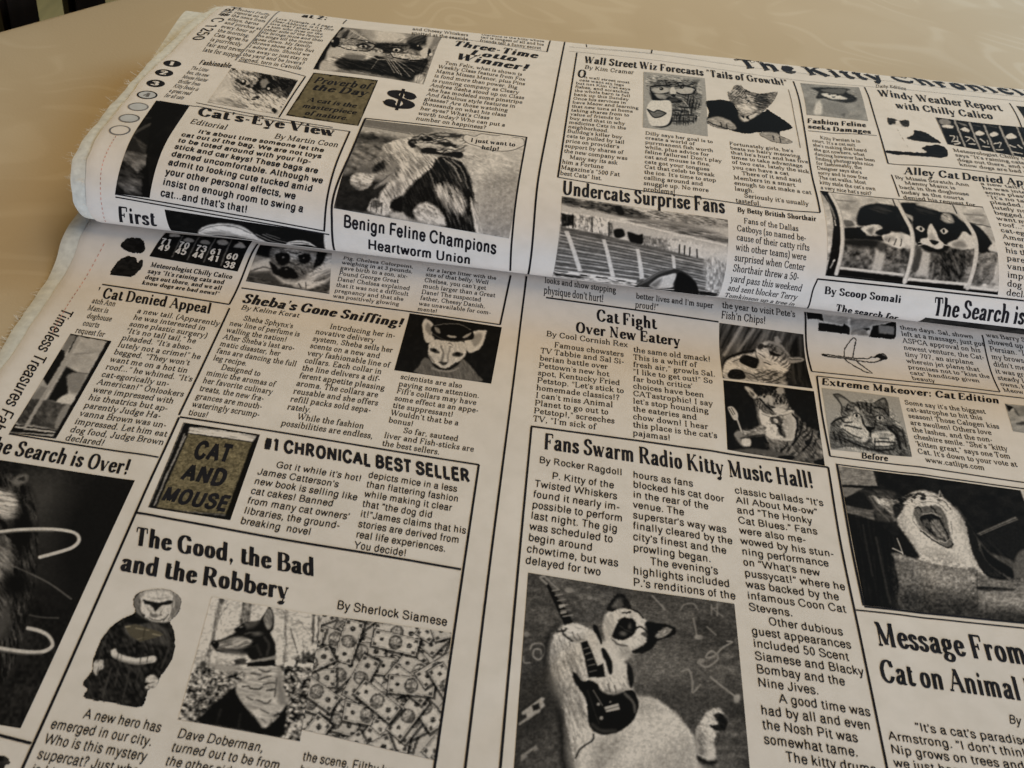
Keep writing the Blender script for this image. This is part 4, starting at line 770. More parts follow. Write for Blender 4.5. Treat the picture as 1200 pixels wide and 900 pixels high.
PICS = [
('printed_photo','L',[(8.37,-41),(74.91,-41.47),(75.14,-103.69),(9.2,-113.5)],[(145.13,45),(1050,183.75),(1126.88,993.75),(75,993.75)],(1, 1, 1),'printed photo of a black and white cat playing an electric guitar','f .34;w 0;n .3 170 120 30;n .22 30 18;e .5 110 720 480 200 120 10;e .42 60 650 250 120 60 10;e .26 80 180 560 110 200 0;e .22 60 150 720 120 80 -20;e .28 60 800 640 120 40 10;e .3 60 700 130 240 50 10;n .22 6 5;n .14 14 12;L .66 3 6 215 60 240 90 275 125;L .66 3 7 150 420 165 395 205 395 215 430 190 465 165 450 170 420 195 420 200 440;e .62 4 325 130 20 14;e .58 4 415 165 14 10;e .6 4 135 350 14 12;L .6 3 6 120 455 125 480 150 480;L .6 3 7 815 215 830 190 870 185 890 215;L .6 3 8 870 260 880 310 885 345;e .64 4 893 350 20 12;L .55 3 6 950 205 1000 250;L .62 3 6 950 190 950 240;L .62 3 6 975 185 975 245;L .62 3 6 950 210 975 205;L .66 3 8 890 470 930 490 980 450 950 415 925 445 960 440 1000 400 1040 375 1020 370;e .62 4 905 462 16 12;L .66 3 8 820 510 850 505 865 560 865 605 900 570;L .66 3 8 945 535 1000 580 1060 625;e .7 4 1063 630 14 20 20;l .66 3 6 690 145 745 215;l .6 3 6 930 300 970 340;l .76 3 14 120 700 205 640;w .2;p .76 3 125 690 200 632 215 668 140 728;p .15 3 158 668 188 655 193 680 163 692;l .7 3 10 105 745 190 690;p .6 3 110 870 175 830 185 845 110 895;p .28 3 135 868 165 848 168 860 140 880;w .5;P .12 16 285 300 245 340 225 480 250 590 290 680 300 780 310 900 360 960 300 960 275 800 265 650 225 540 210 420 235 340;P .95 7 330 300 265 340 240 420 245 520 285 600 300 690 315 780 330 850 360 950 480 1000 900 1000 885 880 870 800 830 740 760 670 690 630 620 620 590 560 560 480 585 440 520 380 470 370 430 320;P .62 26 245 400 262 390 268 500 300 600 318 700 322 800 345 900 320 900 300 700 240 560;P .72 22 300 420 330 400 372 520 390 640 400 740 350 720 320 560;U .34 40 7 72 245 340 330 380 400 520 400 800 330 880 290 640 240 480;U .2 14 5 65 245 340 330 380 400 520 400 800 330 880;P .80 40 640 900 760 820 840 800 880 860 890 1000 600 1000;P .74 30 420 850 480 800 560 800 500 900 430 960;P .8 30 600 640 680 640 720 690 640 700;n .1 4 4;U .14 10 7 20 430 640 700 640 880 800 890 1000 360 1000 400 830;P .93 5 880 770 930 690 985 670 1010 720 985 760 960 800 965 880 920 890 885 860;P .6 14 880 790 905 760 920 860 890 860;P .12 4 940 745 975 740 960 700 1000 695 1018 735 1000 765 960 765;U .34 14 5 40 890 700 990 670 1000 760 900 880;P .14 6 880 870 930 885 965 885 960 900 900 900;w .15;p .09 3 205 60 240 110 300 215 345 295 300 300 255 190;l .62 2 7 252 135 280 128;l .62 2 7 264 160 294 152;l .6 2 7 274 185 306 178;l .62 2 7 280 208 316 202;l .5 2 7 288 235 326 228;l .6 2 7 296 262 336 255;l .75 2 14 285 215 300 208;l .7 2 12 290 245 306 240;L .62 3 12 215 60 200 70 225 100;p .09 3 372 382 402 372 448 500 452 540 405 545 385 440;l .5 2 6 385 415 408 406;l .5 2 6 393 440 416 431;l .45 2 6 400 466 426 458;l .45 2 6 404 492 434 484;l .4 2 6 408 520 440 512;w .5;P .95 5 295 320 325 295 375 300 400 340 390 372 340 375 305 350;P .6 10 300 350 340 378 390 372 385 360 340 362;U .24 26 7 10 300 300 390 300 390 365 310 365;L .3 3 4 335 335 352 368;L .35 3 4 358 340 370 368;L .15 3 8 290 325 300 350 335 375;w .2;P .10 3 430 298 445 300 455 330 467 375 460 390 445 350 430 325;w .5;P .96 6 470 300 490 240 530 215 590 210 650 250 670 300 665 370 640 410 600 425 560 440 545 470 590 490 580 540 530 560 480 520 450 440 455 400 480 380;P .74 16 545 400 600 410 640 400 600 440 550 450;P .78 18 480 300 500 260 515 330 490 360;U .16 20 6 60 470 300 530 215 650 250 660 380 560 440;P .12 4 490 215 515 165 550 135 580 160 595 215 550 205 520 225;P .4 8 515 200 540 160 555 165 560 205 530 210;U .3 22 5 70 500 200 550 140 590 205;P .1 4 660 280 700 280 760 290 795 310 780 345 720 365 690 400 660 420 610 430 600 420 650 390 670 350;P .66 4 705 338 745 305 775 312 760 338 715 356;U .35 16 5 -20 700 330 770 305 750 345;L .12 3 9 600 425 650 425 690 395;P .10 3 552 262 605 262 618 300 608 340 580 360 545 368 512 350 530 305;e .42 6 562 338 16 11;e .36 5 592 300 8 14;L .3 3 4 545 300 575 320 600 330;L .12 3 8 585 215 620 225 650 255;L .14 3 7 560 235 595 232;L .14 3 9 615 310 640 300 665 325 668 355;L .55 5 6 510 360 530 385 560 390;L .3 4 5 515 368 545 392 575 395;P .35 4 640 330 668 330 665 350 648 345;w .15;P .09 3 462 412 480 415 508 470 510 522 495 525 480 470 468 450;p .09 3 445 492 470 480 478 540 440 545;w .3;P .07 3 335 525 350 525 380 560 410 555 440 570 470 600 510 615 560 605 600 600 625 650 610 710 560 760 500 785 440 780 405 745 398 690 392 640 370 600 345 565;P .94 6 452 585 480 545 540 535 585 540 597 575 560 600 510 615 470 605;P .6 10 480 600 540 600 590 575 560 605 510 618;U .34 16 5 60 450 580 500 540 590 545 590 590 480 610;L .3 3 5 490 575 500 605;L .3 3 5 520 580 525 608;w 0;l .6 2 4 425 600 465 665;p .8 2 472 672 535 655 542 682 482 694;l .3 2 3 478 684 538 668;e .7 2 460 718 8 8;e .7 2 447 660 7 7;e .55 2 500 650 5 5;w .2;L .5 6 10 565 615 600 650 608 690;L .3 8 12 420 745 460 770 520 770;L .25 5 4 400 600 430 690 450 740;P .12 4 577 478 598 500 604 560 590 590 577 540;L .10 3 6 425 785 420 810 370 840 345 880;L .12 4 8 270 335 300 330 310 320'),
('printed_photo','L',[(119.29,28.78),(200.23,31.53),(181.24,-31.34),(118.47,-34.41)],[(193.83,11.54),(1338.35,156.91),(1338.35,874.54),(334.59,766.09)],(1, 1, 1),'printed photo of a white cat yawning with wide open mouth in a box','f .12;w .25;n .3 40 30;p .58 4 190 10 375 20 405 128 210 122;U .2 30 10 0 190 10 375 20 405 130 215 125;p .52 4 212 136 330 142 300 165 240 195 222 190;l .08 3 8 200 130 410 135;P .25 8 290 165 400 150 500 165 490 210 520 320 420 330 380 280 300 260;U .3 40 14 30 290 165 500 165 520 320 380 290;p .42 5 235 238 385 268 392 328 240 282;U .25 60 12 10 235 240 380 275 390 330 240 290;P .12 5 240 200 320 165 350 200 380 265 240 238;L .5 4 6 360 190 400 250 470 330;p .1 5 250 300 390 330 520 430 480 480 490 600 530 790 330 770;U .16 110 12 82 250 300 390 330 520 460 530 790 330 770;l .26 6 10 400 420 470 760;l .22 6 8 330 350 380 620;w .1;p .48 4 940 398 1150 296 1165 314 958 408;l .2 3 4 950 404 1160 306;p .13 6 960 412 1170 320 1200 400 1130 540;P .38 8 885 335 940 420 1010 500 1140 555 1150 660 1020 620 930 500;U .2 50 8 50 880 330 1150 560 1150 660 930 500;P .1 6 960 460 1020 520 1130 590 1130 640 1000 560;P .42 8 1150 530 1200 480 1300 480 1300 680 1150 640;p .9 4 1170 110 1320 130 1320 250 1200 200;w .5;P .98 7 530 210 590 165 660 155 740 180 800 230 860 310 900 410 930 520 1000 628 850 590 640 545 570 440 520 350 510 270;P .72 26 515 270 540 260 560 380 620 480 640 540 570 450;P .75 24 820 260 870 330 910 430 940 540 980 610 930 560 880 430;P .82 20 640 480 780 500 880 560 720 550;P .56 4 370 188 430 200 530 212 525 260 500 330 470 285 420 240;P .85 8 385 195 440 210 470 240 430 235;U .45 22 6 30 370 190 520 210 500 320;P .16 5 488 250 530 215 548 250 522 295 500 310;P .14 5 520 205 560 180 600 172 570 200 540 225;p .8 3 725 187 740 145 762 192;P .35 4 738 185 744 160 752 188;U .4 18 5 40 490 250 560 180 600 170 560 250;P .2 4 588 192 620 165 655 178 662 205 640 210 630 185 605 205;P .9 3 608 190 628 178 640 190;P .22 3 645 172 662 185 660 208 650 200;L .4 3 5 540 190 580 200 590 225;L .4 3 5 670 180 720 190 760 215 800 260;U .4 22 5 20 520 200 600 165 740 180 800 240 560 250;P .46 5 600 275 640 248 720 238 772 285 790 370 812 460 782 477 720 432 655 385 615 330;U .3 22 6 55 600 270 720 240 790 370 810 470 650 380;P .10 4 632 312 660 290 700 288 742 312 772 370 792 425 780 440 735 425 690 398 655 352;P .55 7 690 335 730 322 762 372 782 435 742 424 705 395;L .3 4 5 700 340 740 400 770 430;P .35 5 650 330 680 320 690 370 670 370;U .35 16 6 60 640 300 740 310 790 430 690 400;L .12 3 8 608 258 630 252 642 275;L .12 3 9 690 248 712 262 720 280;L .85 3 4 650 292 700 284 740 306;L .14 3 7 640 385 690 425 740 455 790 478 812 455;L .85 3 6 735 436 770 446 792 428;L .15 3 5 745 425 775 436;L .5 4 4 640 225 680 218 740 232 780 270;L .5 3 4 600 300 600 330 640 380;L .55 3 4 800 330 810 400;e .2 3 735 205 8 5;P .11 6 520 360 570 430 630 525 550 510 530 460;P .13 4 880 320 930 400 960 500 1010 570 1120 660 1000 632 930 540 900 440;w 0;L .92 2 5 512 425 530 470 545 515;L .9 2 6 488 478 505 485 540 502;w .2;P .5 6 495 510 560 520 660 550 850 590 940 600 945 840 800 825 540 800 520 650;P .66 22 620 570 850 600 930 620 880 690 700 660;P .66 8 495 505 640 545 650 558 510 528;P .26 40 530 690 640 700 760 730 940 740 950 850 540 810;n .14 8 8;U .3 13 10 0 495 510 940 600 945 840 540 800;l .25 4 5 940 600 945 840;p .52 6 945 600 1010 640 1180 660 1320 700 1320 900 945 840;P .1 5 945 680 1100 690 1140 700 1050 705 950 697;P .64 25 960 715 1200 725 1320 790 1100 790;P .22 30 950 790 1320 830 1320 900 950 850;U .3 14 10 0 945 600 1320 700 1320 900 945 840'),
('printed_photo','L',[(-169.29,-27.06),(-121.4,-27.56),(-120.84,-116.16),(-144.58,-115.31)],[(-38.18,21.82),(432.23,95.44),(66.81,884.91),(-218.16,834.46)],(1, 1, 1),'dark printed photo of a cat with curved pale wires','f .15;w 0;n .25 60 60;n .35 9 9;e .33 80 140 180 90 80;e .28 60 170 300 80 160;e .12 60 300 300 140 300 20;w .5;P .2 12 -60 90 40 90 70 100 105 160 110 300 100 420 80 560 40 720 -60 760;U .5 40 6 78 -60 90 60 100 105 200 105 400 40 700 -60 740;U .3 14 5 78 -60 90 60 100 105 200 105 400 40 700 -60 740;P .5 6 35 115 60 85 86 82 84 112 60 126;P .2 4 55 105 75 92 76 110;P .85 14 -60 140 20 150 50 185 45 240 -20 235;U .55 34 6 12 -60 135 50 150 50 245 -60 240;P .55 22 -40 320 10 330 26 400 -20 470;P .34 16 -40 480 14 500 20 600 -40 640;U .5 34 6 50 -60 310 40 320 30 480 -60 640;L .1 8 14 60 180 80 260 70 330;e .08 20 60 300 30 60;w 0;L .92 1.5 11 -20 298 60 288 160 285 225 295 240 320 220 345 180 362 115 382;L .45 2 4 -20 304 60 295 160 292;L .9 1.5 11 -20 660 60 672 120 674 152 656 140 628 110 612 75 604;L .4 2 4 -20 668 60 680 120 680;L .5 2 4 0 400 60 425 140 465 210 515;L .36 2 4 80 565 120 572 170 574;e .1 20 40 470 40 40'),
('printed_book','L',[(-114.81,1.57),(-88.04,0.97),(-87.56,-37.78),(-113.64,-37.84)],[(337.5,45),(1012.5,157.5),(750,907.5),(30,802.5)],(1, 1, 1),'printed olive book cover reading Cat and Mouse','f .52;o 1 p 6 380 150 950 235 770 870 100 810;n .2 22 14 10;n .3 7 6;p 0.98 5 390 85 980 155 960 230 380 150;u .4 90 8 8 390 85 980 155 960 230 380 150;p .11 5 350 45 1010 140 985 172 620 110 390 85;u .3 60 9 8 380 70 1000 140 980 175 390 100;L .15 4 10 390 150 600 180 950 232;p .11 5 350 45 400 60 370 180 100 810 40 800;l .75 4 12 352 175 200 500 82 785;l .75 4 8 345 150 300 270;p .11 5 940 230 1010 140 975 300 760 900 700 880;p .11 5 60 795 360 838 760 880 750 910 330 870 50 818;L .25 4 6 420 820 560 850 700 860'),
('printed_cutout','L',[(-123.89,-64.97),(-91.11,-65.36),(-86.8,-107.37),(-111.13,-106.88)],[(108,-54),(876,66),(654,966),(24,864)],(1, 1, 1),'printed cut-out of a cat dressed in a dark caped costume with a pale belt','A 0;w .4;f .17;a P 2 470 240 455 180 470 120 520 90 560 78 650 66 725 80 785 130 790 190 770 250 715 310 730 350 745 440 740 520 715 600 650 690 610 770 560 790 510 900 300 870 115 835 135 780 100 745 165 660 170 600 200 510 250 410 350 310 440 265;n .5 26 20;P .3 14 480 300 640 330 700 400 690 480 560 470 420 420 400 340;U .3 60 10 62 200 500 440 270 700 310 740 480 600 760 500 890 120 830;P .95 8 480 200 490 120 560 78 650 66 740 90 785 150 770 230 715 305 640 315 560 300 500 260;P .72 6 470 160 520 95 560 72 650 62 730 78 785 130 780 180 740 120 650 90 560 100 500 150;P .95 12 535 110 570 92 650 84 715 100 730 150 640 165 540 150;P .5 7 458 155 488 125 508 170 508 230 520 270 490 260 465 220;P .55 8 745 110 785 150 782 210 755 250 715 305 725 230 745 180;L .3 3 5 505 150 498 210 520 270;L .35 3 5 740 90 735 160 720 240 700 300;L .5 3 4 470 140 500 120;P .14 4 525 152 590 165 640 172 725 152 722 182 670 190 640 205 610 238 590 212 570 190 535 178;P .6 8 560 130 640 140 710 130 640 150;U .22 20 6 80 490 100 560 75 700 75 780 140 770 260 700 310 500 270;L .2 4 7 515 258 530 280 560 300;L .2 4 7 700 255 685 280 665 302;e .25 3 530 268 10 12;L .25 3 6 565 285 600 298 640 300 670 290;e .5 5 600 268 30 14;e .4 3 575 255 6 8;e .4 3 650 260 6 8;L .45 4 5 555 215 590 260;L .45 4 5 660 220 640 265;P .1 8 440 262 480 280 560 315 500 330 420 320;w 0;p .40 4 392 345 470 330 640 385 668 408 500 458 430 415;o .7 p 4 392 345 470 330 640 385 668 408 500 458 430 415;l .7 3 9 400 352 430 348;l .7 3 7 470 360 560 375;l .66 3 10 590 400 640 412;l .6 3 6 480 440 530 425;w .3;P .96 4 300 520 330 506 345 535 420 560 490 570 600 555 600 600 480 612 400 600 360 585 305 560;P .6 8 320 560 400 590 480 600 590 590 480 616 360 592;l .25 3 5 348 545 342 578;l .4 3 4 372 550 368 585;l .25 3 6 505 570 500 608;l .25 3 6 555 562 550 602;P .88 4 190 590 250 590 250 630 235 650 215 655 200 690 190 685 172 650;l .25 3 5 212 635 200 680;l .3 3 4 230 630 222 655;U .25 20 7 70 175 590 250 590 250 640 190 690;P .88 4 560 690 600 690 630 715 625 750 600 785 570 785 535 775 545 760 560 740 535 735;l .25 3 5 560 745 600 735;l .25 3 5 555 765 590 770;U .25 20 7 30 540 690 630 700 610 785 540 780;L .34 7 9 300 640 270 740 240 840;L .3 7 9 430 630 410 740 380 860;L .32 7 8 350 640 330 760;L .3 7 8 500 640 470 760;L .3 8 12 270 420 230 520 210 590;L .32 8 12 690 400 700 500 650 640;L .06 5 8 480 460 470 560;L .07 6 9 590 480 630 580 560 690;L .06 6 8 260 520 250 620;L .3 6 8 540 330 520 460'),
('printed_photo','L',[(-84.97,-67.09),(-51.56,-68),(-48.91,-108.78),(-82.18,-107.4)],[(205.73,42.86),(762.91,137.15),(649.33,771.48),(38.57,660.04)],(1, 1, 1),'printed photo of a dark dog in profile with a pale neckerchief among trees','f .97;w .3;n .1 50 40;l .58 4 20 255 55 225 180 180 400;U .4 20 6 80 245 50 285 55 215 400 155 400;p .42 4 240 55 262 48 275 62 255 85;p .52 4 360 65 410 70 392 200 345 200;U .5 30 6 84 360 65 410 70 390 200 340 200;l .6 3 3 290 80 240 160;l .7 3 3 300 120 260 200;l .62 3 12 578 100 575 300 565 400;U .4 24 5 86 560 100 590 100 580 400 555 400;l .5 3 16 718 120 715 200 712 280;l .6 3 14 745 130 735 280 740 330;U .5 16 7 80 700 120 765 130 750 400 700 370;l .3 3 6 600 210 635 340;l .6 2 3 530 95 580 125 620 165 700 185;l .55 2 3 640 160 700 250;l .6 2 3 610 190 650 175 720 230;l .55 2 3 660 260 668 330;l .6 2 3 690 290 680 350;l .6 2 3 640 280 630 230;l .65 2 3 585 140 640 120;n .2 12 9;P .3 6 620 380 640 350 655 370 660 320 672 350 690 330 700 350 735 325 742 390 660 392;U .5 12 9 0 630 330 740 330 740 400 620 400;w 0;p .56 9 130 395 300 405 380 430 560 405 740 405 705 790 30 670;n .1 20 20;U 1.15 17 13 20 110 420 380 435 330 530 130 690 30 670;U 1.15 17 13 20 555 410 740 420 660 790 500 760;U .5 8 7 20 110 410 740 410 700 790 40 670;P .75 14 190 400 300 400 370 430 280 440;p .3 5 315 375 372 365 378 398 320 402;U .5 10 8 0 315 375 378 365 378 400 315 400;e .3 5 160 395 16 14;w .35;P .09 5 335 505 370 600 440 680 475 710 540 660 580 600 575 680 545 750 300 705 135 675 200 610;L .2 8 8 250 620 230 690;L .2 8 8 350 640 340 710;U .12 40 12 60 335 510 475 710 540 750 150 680;P .84 5 385 412 540 410 562 500 585 590 530 640 475 705 420 650 360 590 328 540 330 500 372 470;U .26 44 8 8 335 410 565 410 585 600 475 705 340 560;L .25 3 7 360 510 385 508 400 520;L .3 3 7 440 425 470 440 500 430;L .3 3 6 400 445 450 452;L .3 3 7 440 475 500 458;L .22 3 8 405 520 440 525 455 515;L .25 3 8 480 530 520 525;L .3 3 7 430 575 480 592 500 578;L .3 3 7 460 500 520 492;L .3 3 7 530 470 520 560;L .3 3 6 380 560 410 575;L .35 3 6 450 620 490 640;L .4 3 6 455 665 475 680;P .6 12 540 420 560 500 580 590 540 590 530 500;P .12 4 200 285 260 265 320 235 335 205 370 180 440 168 470 130 495 90 515 130 518 200 502 235 522 290 524 350 480 378 400 372 372 345 300 342 230 332 208 305;P .6 5 465 160 492 102 510 140 506 195 485 215;U .4 24 5 70 460 160 495 95 515 190 480 215;P .66 7 212 290 320 258 380 262 408 282 370 312 270 322 220 316;U .4 44 6 -14 205 285 400 260 400 320 220 325;L .9 3 6 330 300 370 275 398 280;L .3 3 4 240 312 300 322 360 325;P .45 10 240 325 330 330 380 345 300 345;P .35 9 380 180 440 172 420 200 370 215;e .03 3 345 216 28 15 -10;e .6 3 352 205 9 5;L .5 4 5 328 198 360 182 388 198;L .45 5 5 370 240 410 232 440 242;P .08 3 200 280 228 277 240 298 222 318 203 305;e .5 3 214 286 6 4;e .45 8 435 240 22 10;L .3 6 10 470 260 490 300 480 350;L .25 7 10 430 300 450 350;P .62 4 385 392 430 372 500 358 525 350 526 374 470 386 400 402;p .05 3 382 392 522 374 525 406 380 410;l .75 2 3 400 385 500 365'),
('printed_photo','L',[(-51.62,-67.7),(-12.87,-67.69),(-11.46,-108.77),(-49.36,-105.3)],[(190,105),(945,215),(865,965),(65,780)],(1, 1, 1),'printed photo of a scattered pile of banknotes','f .85;m 75 275 112 40 90 980 960'),
('printed_photo','L',[(-48.04,78.09),(-10.87,78.77),(-11.83,45.18),(-48.67,44.83)],[(225,60),(1035,180),(941.25,678.75),(90,555)],(1, 1, 1),'printed photo of a hairless cat with a collar around its ears on black','f .11;n .2 30 30;P .45 7 310 520 350 450 400 470 450 540 560 560 640 520 690 465 760 530 820 600 830 660 300 590;U .2 60 10 70 310 500 640 540 700 470 830 640 300 590;L .62 5 16 420 540 500 565 580 570 650 545;P 0.91 6 335 160 350 115 380 110 430 150 420 240 440 290 380 320 350 280;P .6 8 360 200 380 140 415 180 410 250;P 0.93 6 720 260 780 215 890 205 895 240 860 340 810 390 740 405 710 330;P .66 10 760 260 850 230 860 270 800 350;P 0.89 6 390 340 430 290 540 300 700 310 720 400 690 460 630 500 560 540 500 540 430 500 390 430;U .14 50 10 75 390 320 720 320 690 470 520 540 400 460;P .3 6 400 370 440 365 485 400 470 415 420 400;e .1 3 440 385 20 14;P .3 6 595 420 640 400 695 420 660 445 610 440;e .1 3 645 420 22 15;L .5 8 18 500 350 520 420 500 490;L .55 8 12 580 360 560 430 560 490;P .25 5 480 490 560 495 520 520;L .2 4 8 430 500 500 545 560 545 630 500;L .35 4 5 560 330 580 320 605 345;L .4 4 5 575 350 600 360;L .45 6 10 400 440 440 490;P .10 5 410 200 440 160 560 145 700 160 780 220 780 280 680 300 560 290 450 250;L .5 3 6 440 165 560 150 680 160 760 200;P .6 6 440 180 480 190 495 230 460 225;P .75 5 560 250 630 258 620 272 560 265;P .7 5 690 260 760 225 750 255 700 275;L .3 4 9 430 240 520 290 640 305 740 285'),
('printed_photo','L',[(77.82,97.97),(113.51,99.44),(115.21,71.19),(78.53,68.75)],[(215,42.5),(707.5,110),(760,430),(232.5,372.5)],(1, 1, 1),'printed photo of a cat lying back beside two dark gadgets','f .34;w .3;U .4 120 20 -68 220 50 750 90 760 430 230 370;l .66 7 20 345 60 250 215;l .16 7 18 295 60 235 170;l .6 7 16 415 80 330 190;l .16 7 16 460 90 385 195;l .5 7 12 500 95 450 150;P .16 9 620 230 690 95 765 105 775 430 620 410;U .3 90 16 84 620 120 765 100 775 430 620 420;l .34 6 10 690 120 700 220;l .3 6 10 650 290 660 400;L .12 4 14 245 280 268 240 340 205 420 190;w .45;P .93 6 245 290 270 250 350 215 420 200 440 170 470 148 510 142 575 158 622 205 640 250 622 310 584 350 600 412 400 392 240 370;P .5 10 500 150 570 158 622 205 640 250 600 240 560 205 510 180;P .66 12 440 310 560 320 600 350 600 410 470 392;P .6 12 360 320 420 340 470 380 380 375;s .5 22 40 1 500 150 630 210 630 300 540 260 500 200;s .5 24 70 1 440 310 600 330 600 405 440 390;U .32 34 6 30 245 280 450 160 620 210 600 410 240 372;P .2 4 442 165 465 150 482 165 470 182 448 182;e .1 3 490 168 9 5;P .12 4 512 190 545 198 582 218 560 222 525 212;L .2 3 7 430 190 445 235 480 260 520 275;L .25 3 6 470 160 520 172 560 195;L .3 3 5 450 205 490 230;L .85 3 4 480 215 540 245;P .66 4 540 122 560 115 576 145 552 158;P .66 4 622 232 700 230 714 250 640 262;L .25 3 5 630 240 700 242;w .12;P .10 3 370 215 462 250 428 302 338 258;U .4 13 8 0 382 225 445 250 425 285 355 255;P .11 3 290 312 352 318 362 372 280 376 262 350;U .4 12 8 0 290 318 348 322 350 368 280 370;w .4;P .85 6 430 200 480 250 470 290 440 295 455 250;L .3 4 5 365 330 420 350 440 385;L .35 4 5 420 330 465 365 470 390;L .3 4 5 300 260 340 240 370 215'),
('printed_photo','L',[(78.62,67.5),(115.5,69.48),(114.03,27.92),(77.62,28.71)],[(235,385),(767.5,447.5),(830,885),(260,790)],(1, 1, 1),'printed photo of a tabby cat in a bib holding a fork','f .10;w .4;n .3 20 20;P .48 6 358 425 400 440 430 480 520 455 550 430 570 420 592 425 600 490 640 560 720 650 815 720 835 875 540 842 500 760 440 640 418 530;s .65 22 10 1 440 460 590 440 620 560 440 560;s .6 30 35 1 600 500 830 720 830 870 540 840 640 700;U .5 24 7 50 370 430 580 420 640 560 820 720 830 870 520 840 430 560;P .88 5 360 428 385 432 432 482 412 500 385 465;P .4 4 385 450 415 475 405 490;P .7 5 545 440 575 425 590 460 560 470;P .8 8 440 500 490 480 500 520 470 540;P .75 8 530 540 590 530 612 555 560 570 520 560;P .8 6 500 480 530 500 520 540 500 520;L .08 3 11 445 505 480 540 525 575 560 582;e .9 3 470 492 14 7;e .05 3 474 490 9 8;e .9 3 545 515 15 9;e .05 3 545 514 9 9;P .14 4 512 545 540 550 525 562;P .92 5 525 560 580 560 600 575 560 592 530 580;L .9 2 4 540 560 600 530;L .15 3 7 470 450 485 480;L .15 3 7 510 445 510 480;L .15 3 7 545 455 535 490;P .97 4 445 570 480 590 530 600 590 582 640 568 662 650 645 740 560 742 490 720 455 640;P .8 14 560 620 640 600 650 720 570 730;L .6 3 5 460 590 520 612 590 600 640 580;P .3 4 505 620 535 605 575 615 585 645 575 660 590 690 600 720 585 728 560 700 545 660 520 650;P .85 3 530 622 555 625 550 645 535 640;P .12 3 545 650 565 660 580 710 570 700;U .35 15 8 40 500 605 600 605 605 730 505 710;P .6 6 310 690 400 680 470 658 482 712 400 722 340 740 392 770 350 772 310 730;U .5 18 7 10 310 690 470 660 480 710 340 740 390 770;L .2 4 8 340 730 400 720 480 712;w 0;l .85 2 9 305 600 345 700;P .9 3 262 560 270 548 292 552 318 590 318 625 300 630 285 612;l .12 1.5 4 270 560 292 600;l .12 1.5 4 282 556 302 596;w .3;P .95 4 345 735 392 735 394 772 352 768;P .6 4 300 700 340 695 350 720 310 725;P .38 6 270 795 400 785 520 800 640 830 825 860 832 885 540 852 280 812;U .5 16 6 10 270 795 820 860 830 880 280 810;L .08 3 10 640 590 670 640 660 740;L .1 4 10 700 650 680 720 640 770;L .1 4 10 760 690 740 760 700 800;P .08 4 560 832 640 830 645 850 570 852;P .08 4 770 860 835 850 835 888 780 885;w 0;l .95 2 6 240 374 770 437'),
('printed_photo','L',[(119,72.29),(150.82,73.82),(149.17,39.64),(117.59,37.1)],[(56.25,78.75),(735,161.25),(847.5,690),(135,622.5)],(0.93, 1.0, 1.06),'printed photo of a big tabby cat facing forward against pale grey','f .74;w .22;P .42 5 128 460 150 390 220 330 225 250 190 190 155 138 200 132 260 170 310 205 420 208 520 215 560 185 612 168 640 240 650 320 700 400 770 450 812 560 832 690 480 640 300 600 140 612;U .5 40 8 30 130 450 220 330 310 210 560 190 650 320 770 450 820 680 300 600 140 600;P .68 6 205 165 250 180 292 212 245 250 218 205;L .15 6 7 160 138 215 140 300 205;L .15 6 7 160 140 215 215 232 255 228 310;P .35 6 545 215 605 182 622 245 575 250;L .12 6 8 520 215 560 188 608 172 635 230 645 310;P .6 7 570 200 604 188 610 230;P .95 9 235 400 330 325 420 370 468 468 440 560 300 500 230 450;P .95 9 500 490 620 470 700 500 660 600 520 590;P .72 7 340 258 395 275 468 420 430 425 385 350;P .66 6 305 310 360 298 402 340 350 370;P .6 6 520 330 570 318 622 360 570 388;P .7 8 510 470 600 480 690 500 600 520;e .92 3 360 335 26 17;e .06 3 362 333 11 15;e .85 3 566 356 26 17;e .06 3 566 354 12 15;L .06 3 6 330 330 345 312 380 315 402 345;L .06 3 6 525 345 555 328 590 335 612 365;L .95 3 5 335 345 350 365 375 362;P .10 4 440 436 525 440 492 465 482 490;L .08 4 8 485 470 480 510;L .10 6 14 408 345 430 420 468 448;L .12 6 14 525 380 520 440;L .10 6 14 370 215 392 280;L .10 6 12 405 215 420 260;L .10 6 12 450 218 455 290;L .10 6 14 490 222 484 310;L .12 6 16 520 260 590 270 640 330;L .12 6 11 285 235 265 290 300 270;L .14 6 12 225 360 255 392 320 392;L .12 6 12 260 420 330 430 400 450;L .12 6 16 250 530 330 570 450 612 560 632 690 622;L .15 6 10 235 445 320 500 400 530;L .13 6 13 520 560 600 560 700 570;L .14 6 10 530 600 620 600 690 590;L .12 6 14 140 405 180 372 260 345;L .12 6 16 160 480 180 540;L .14 6 14 200 500 230 570;L .12 6 14 680 420 760 480 795 600;L .10 7 24 640 440 720 520 745 620;L .12 6 12 600 420 680 440 740 520;L .12 6 9 522 535 520 620;L .14 6 9 560 530 640 535;L .95 3 5 500 495 600 482 680 495;L .92 3 5 380 470 440 482;L .9 3 4 300 455 400 470;L .95 3 4 440 520 500 530;L .9 3 4 350 540 440 560;U .42 20 5 60 150 400 300 220 620 220 800 500 800 680 200 600'),
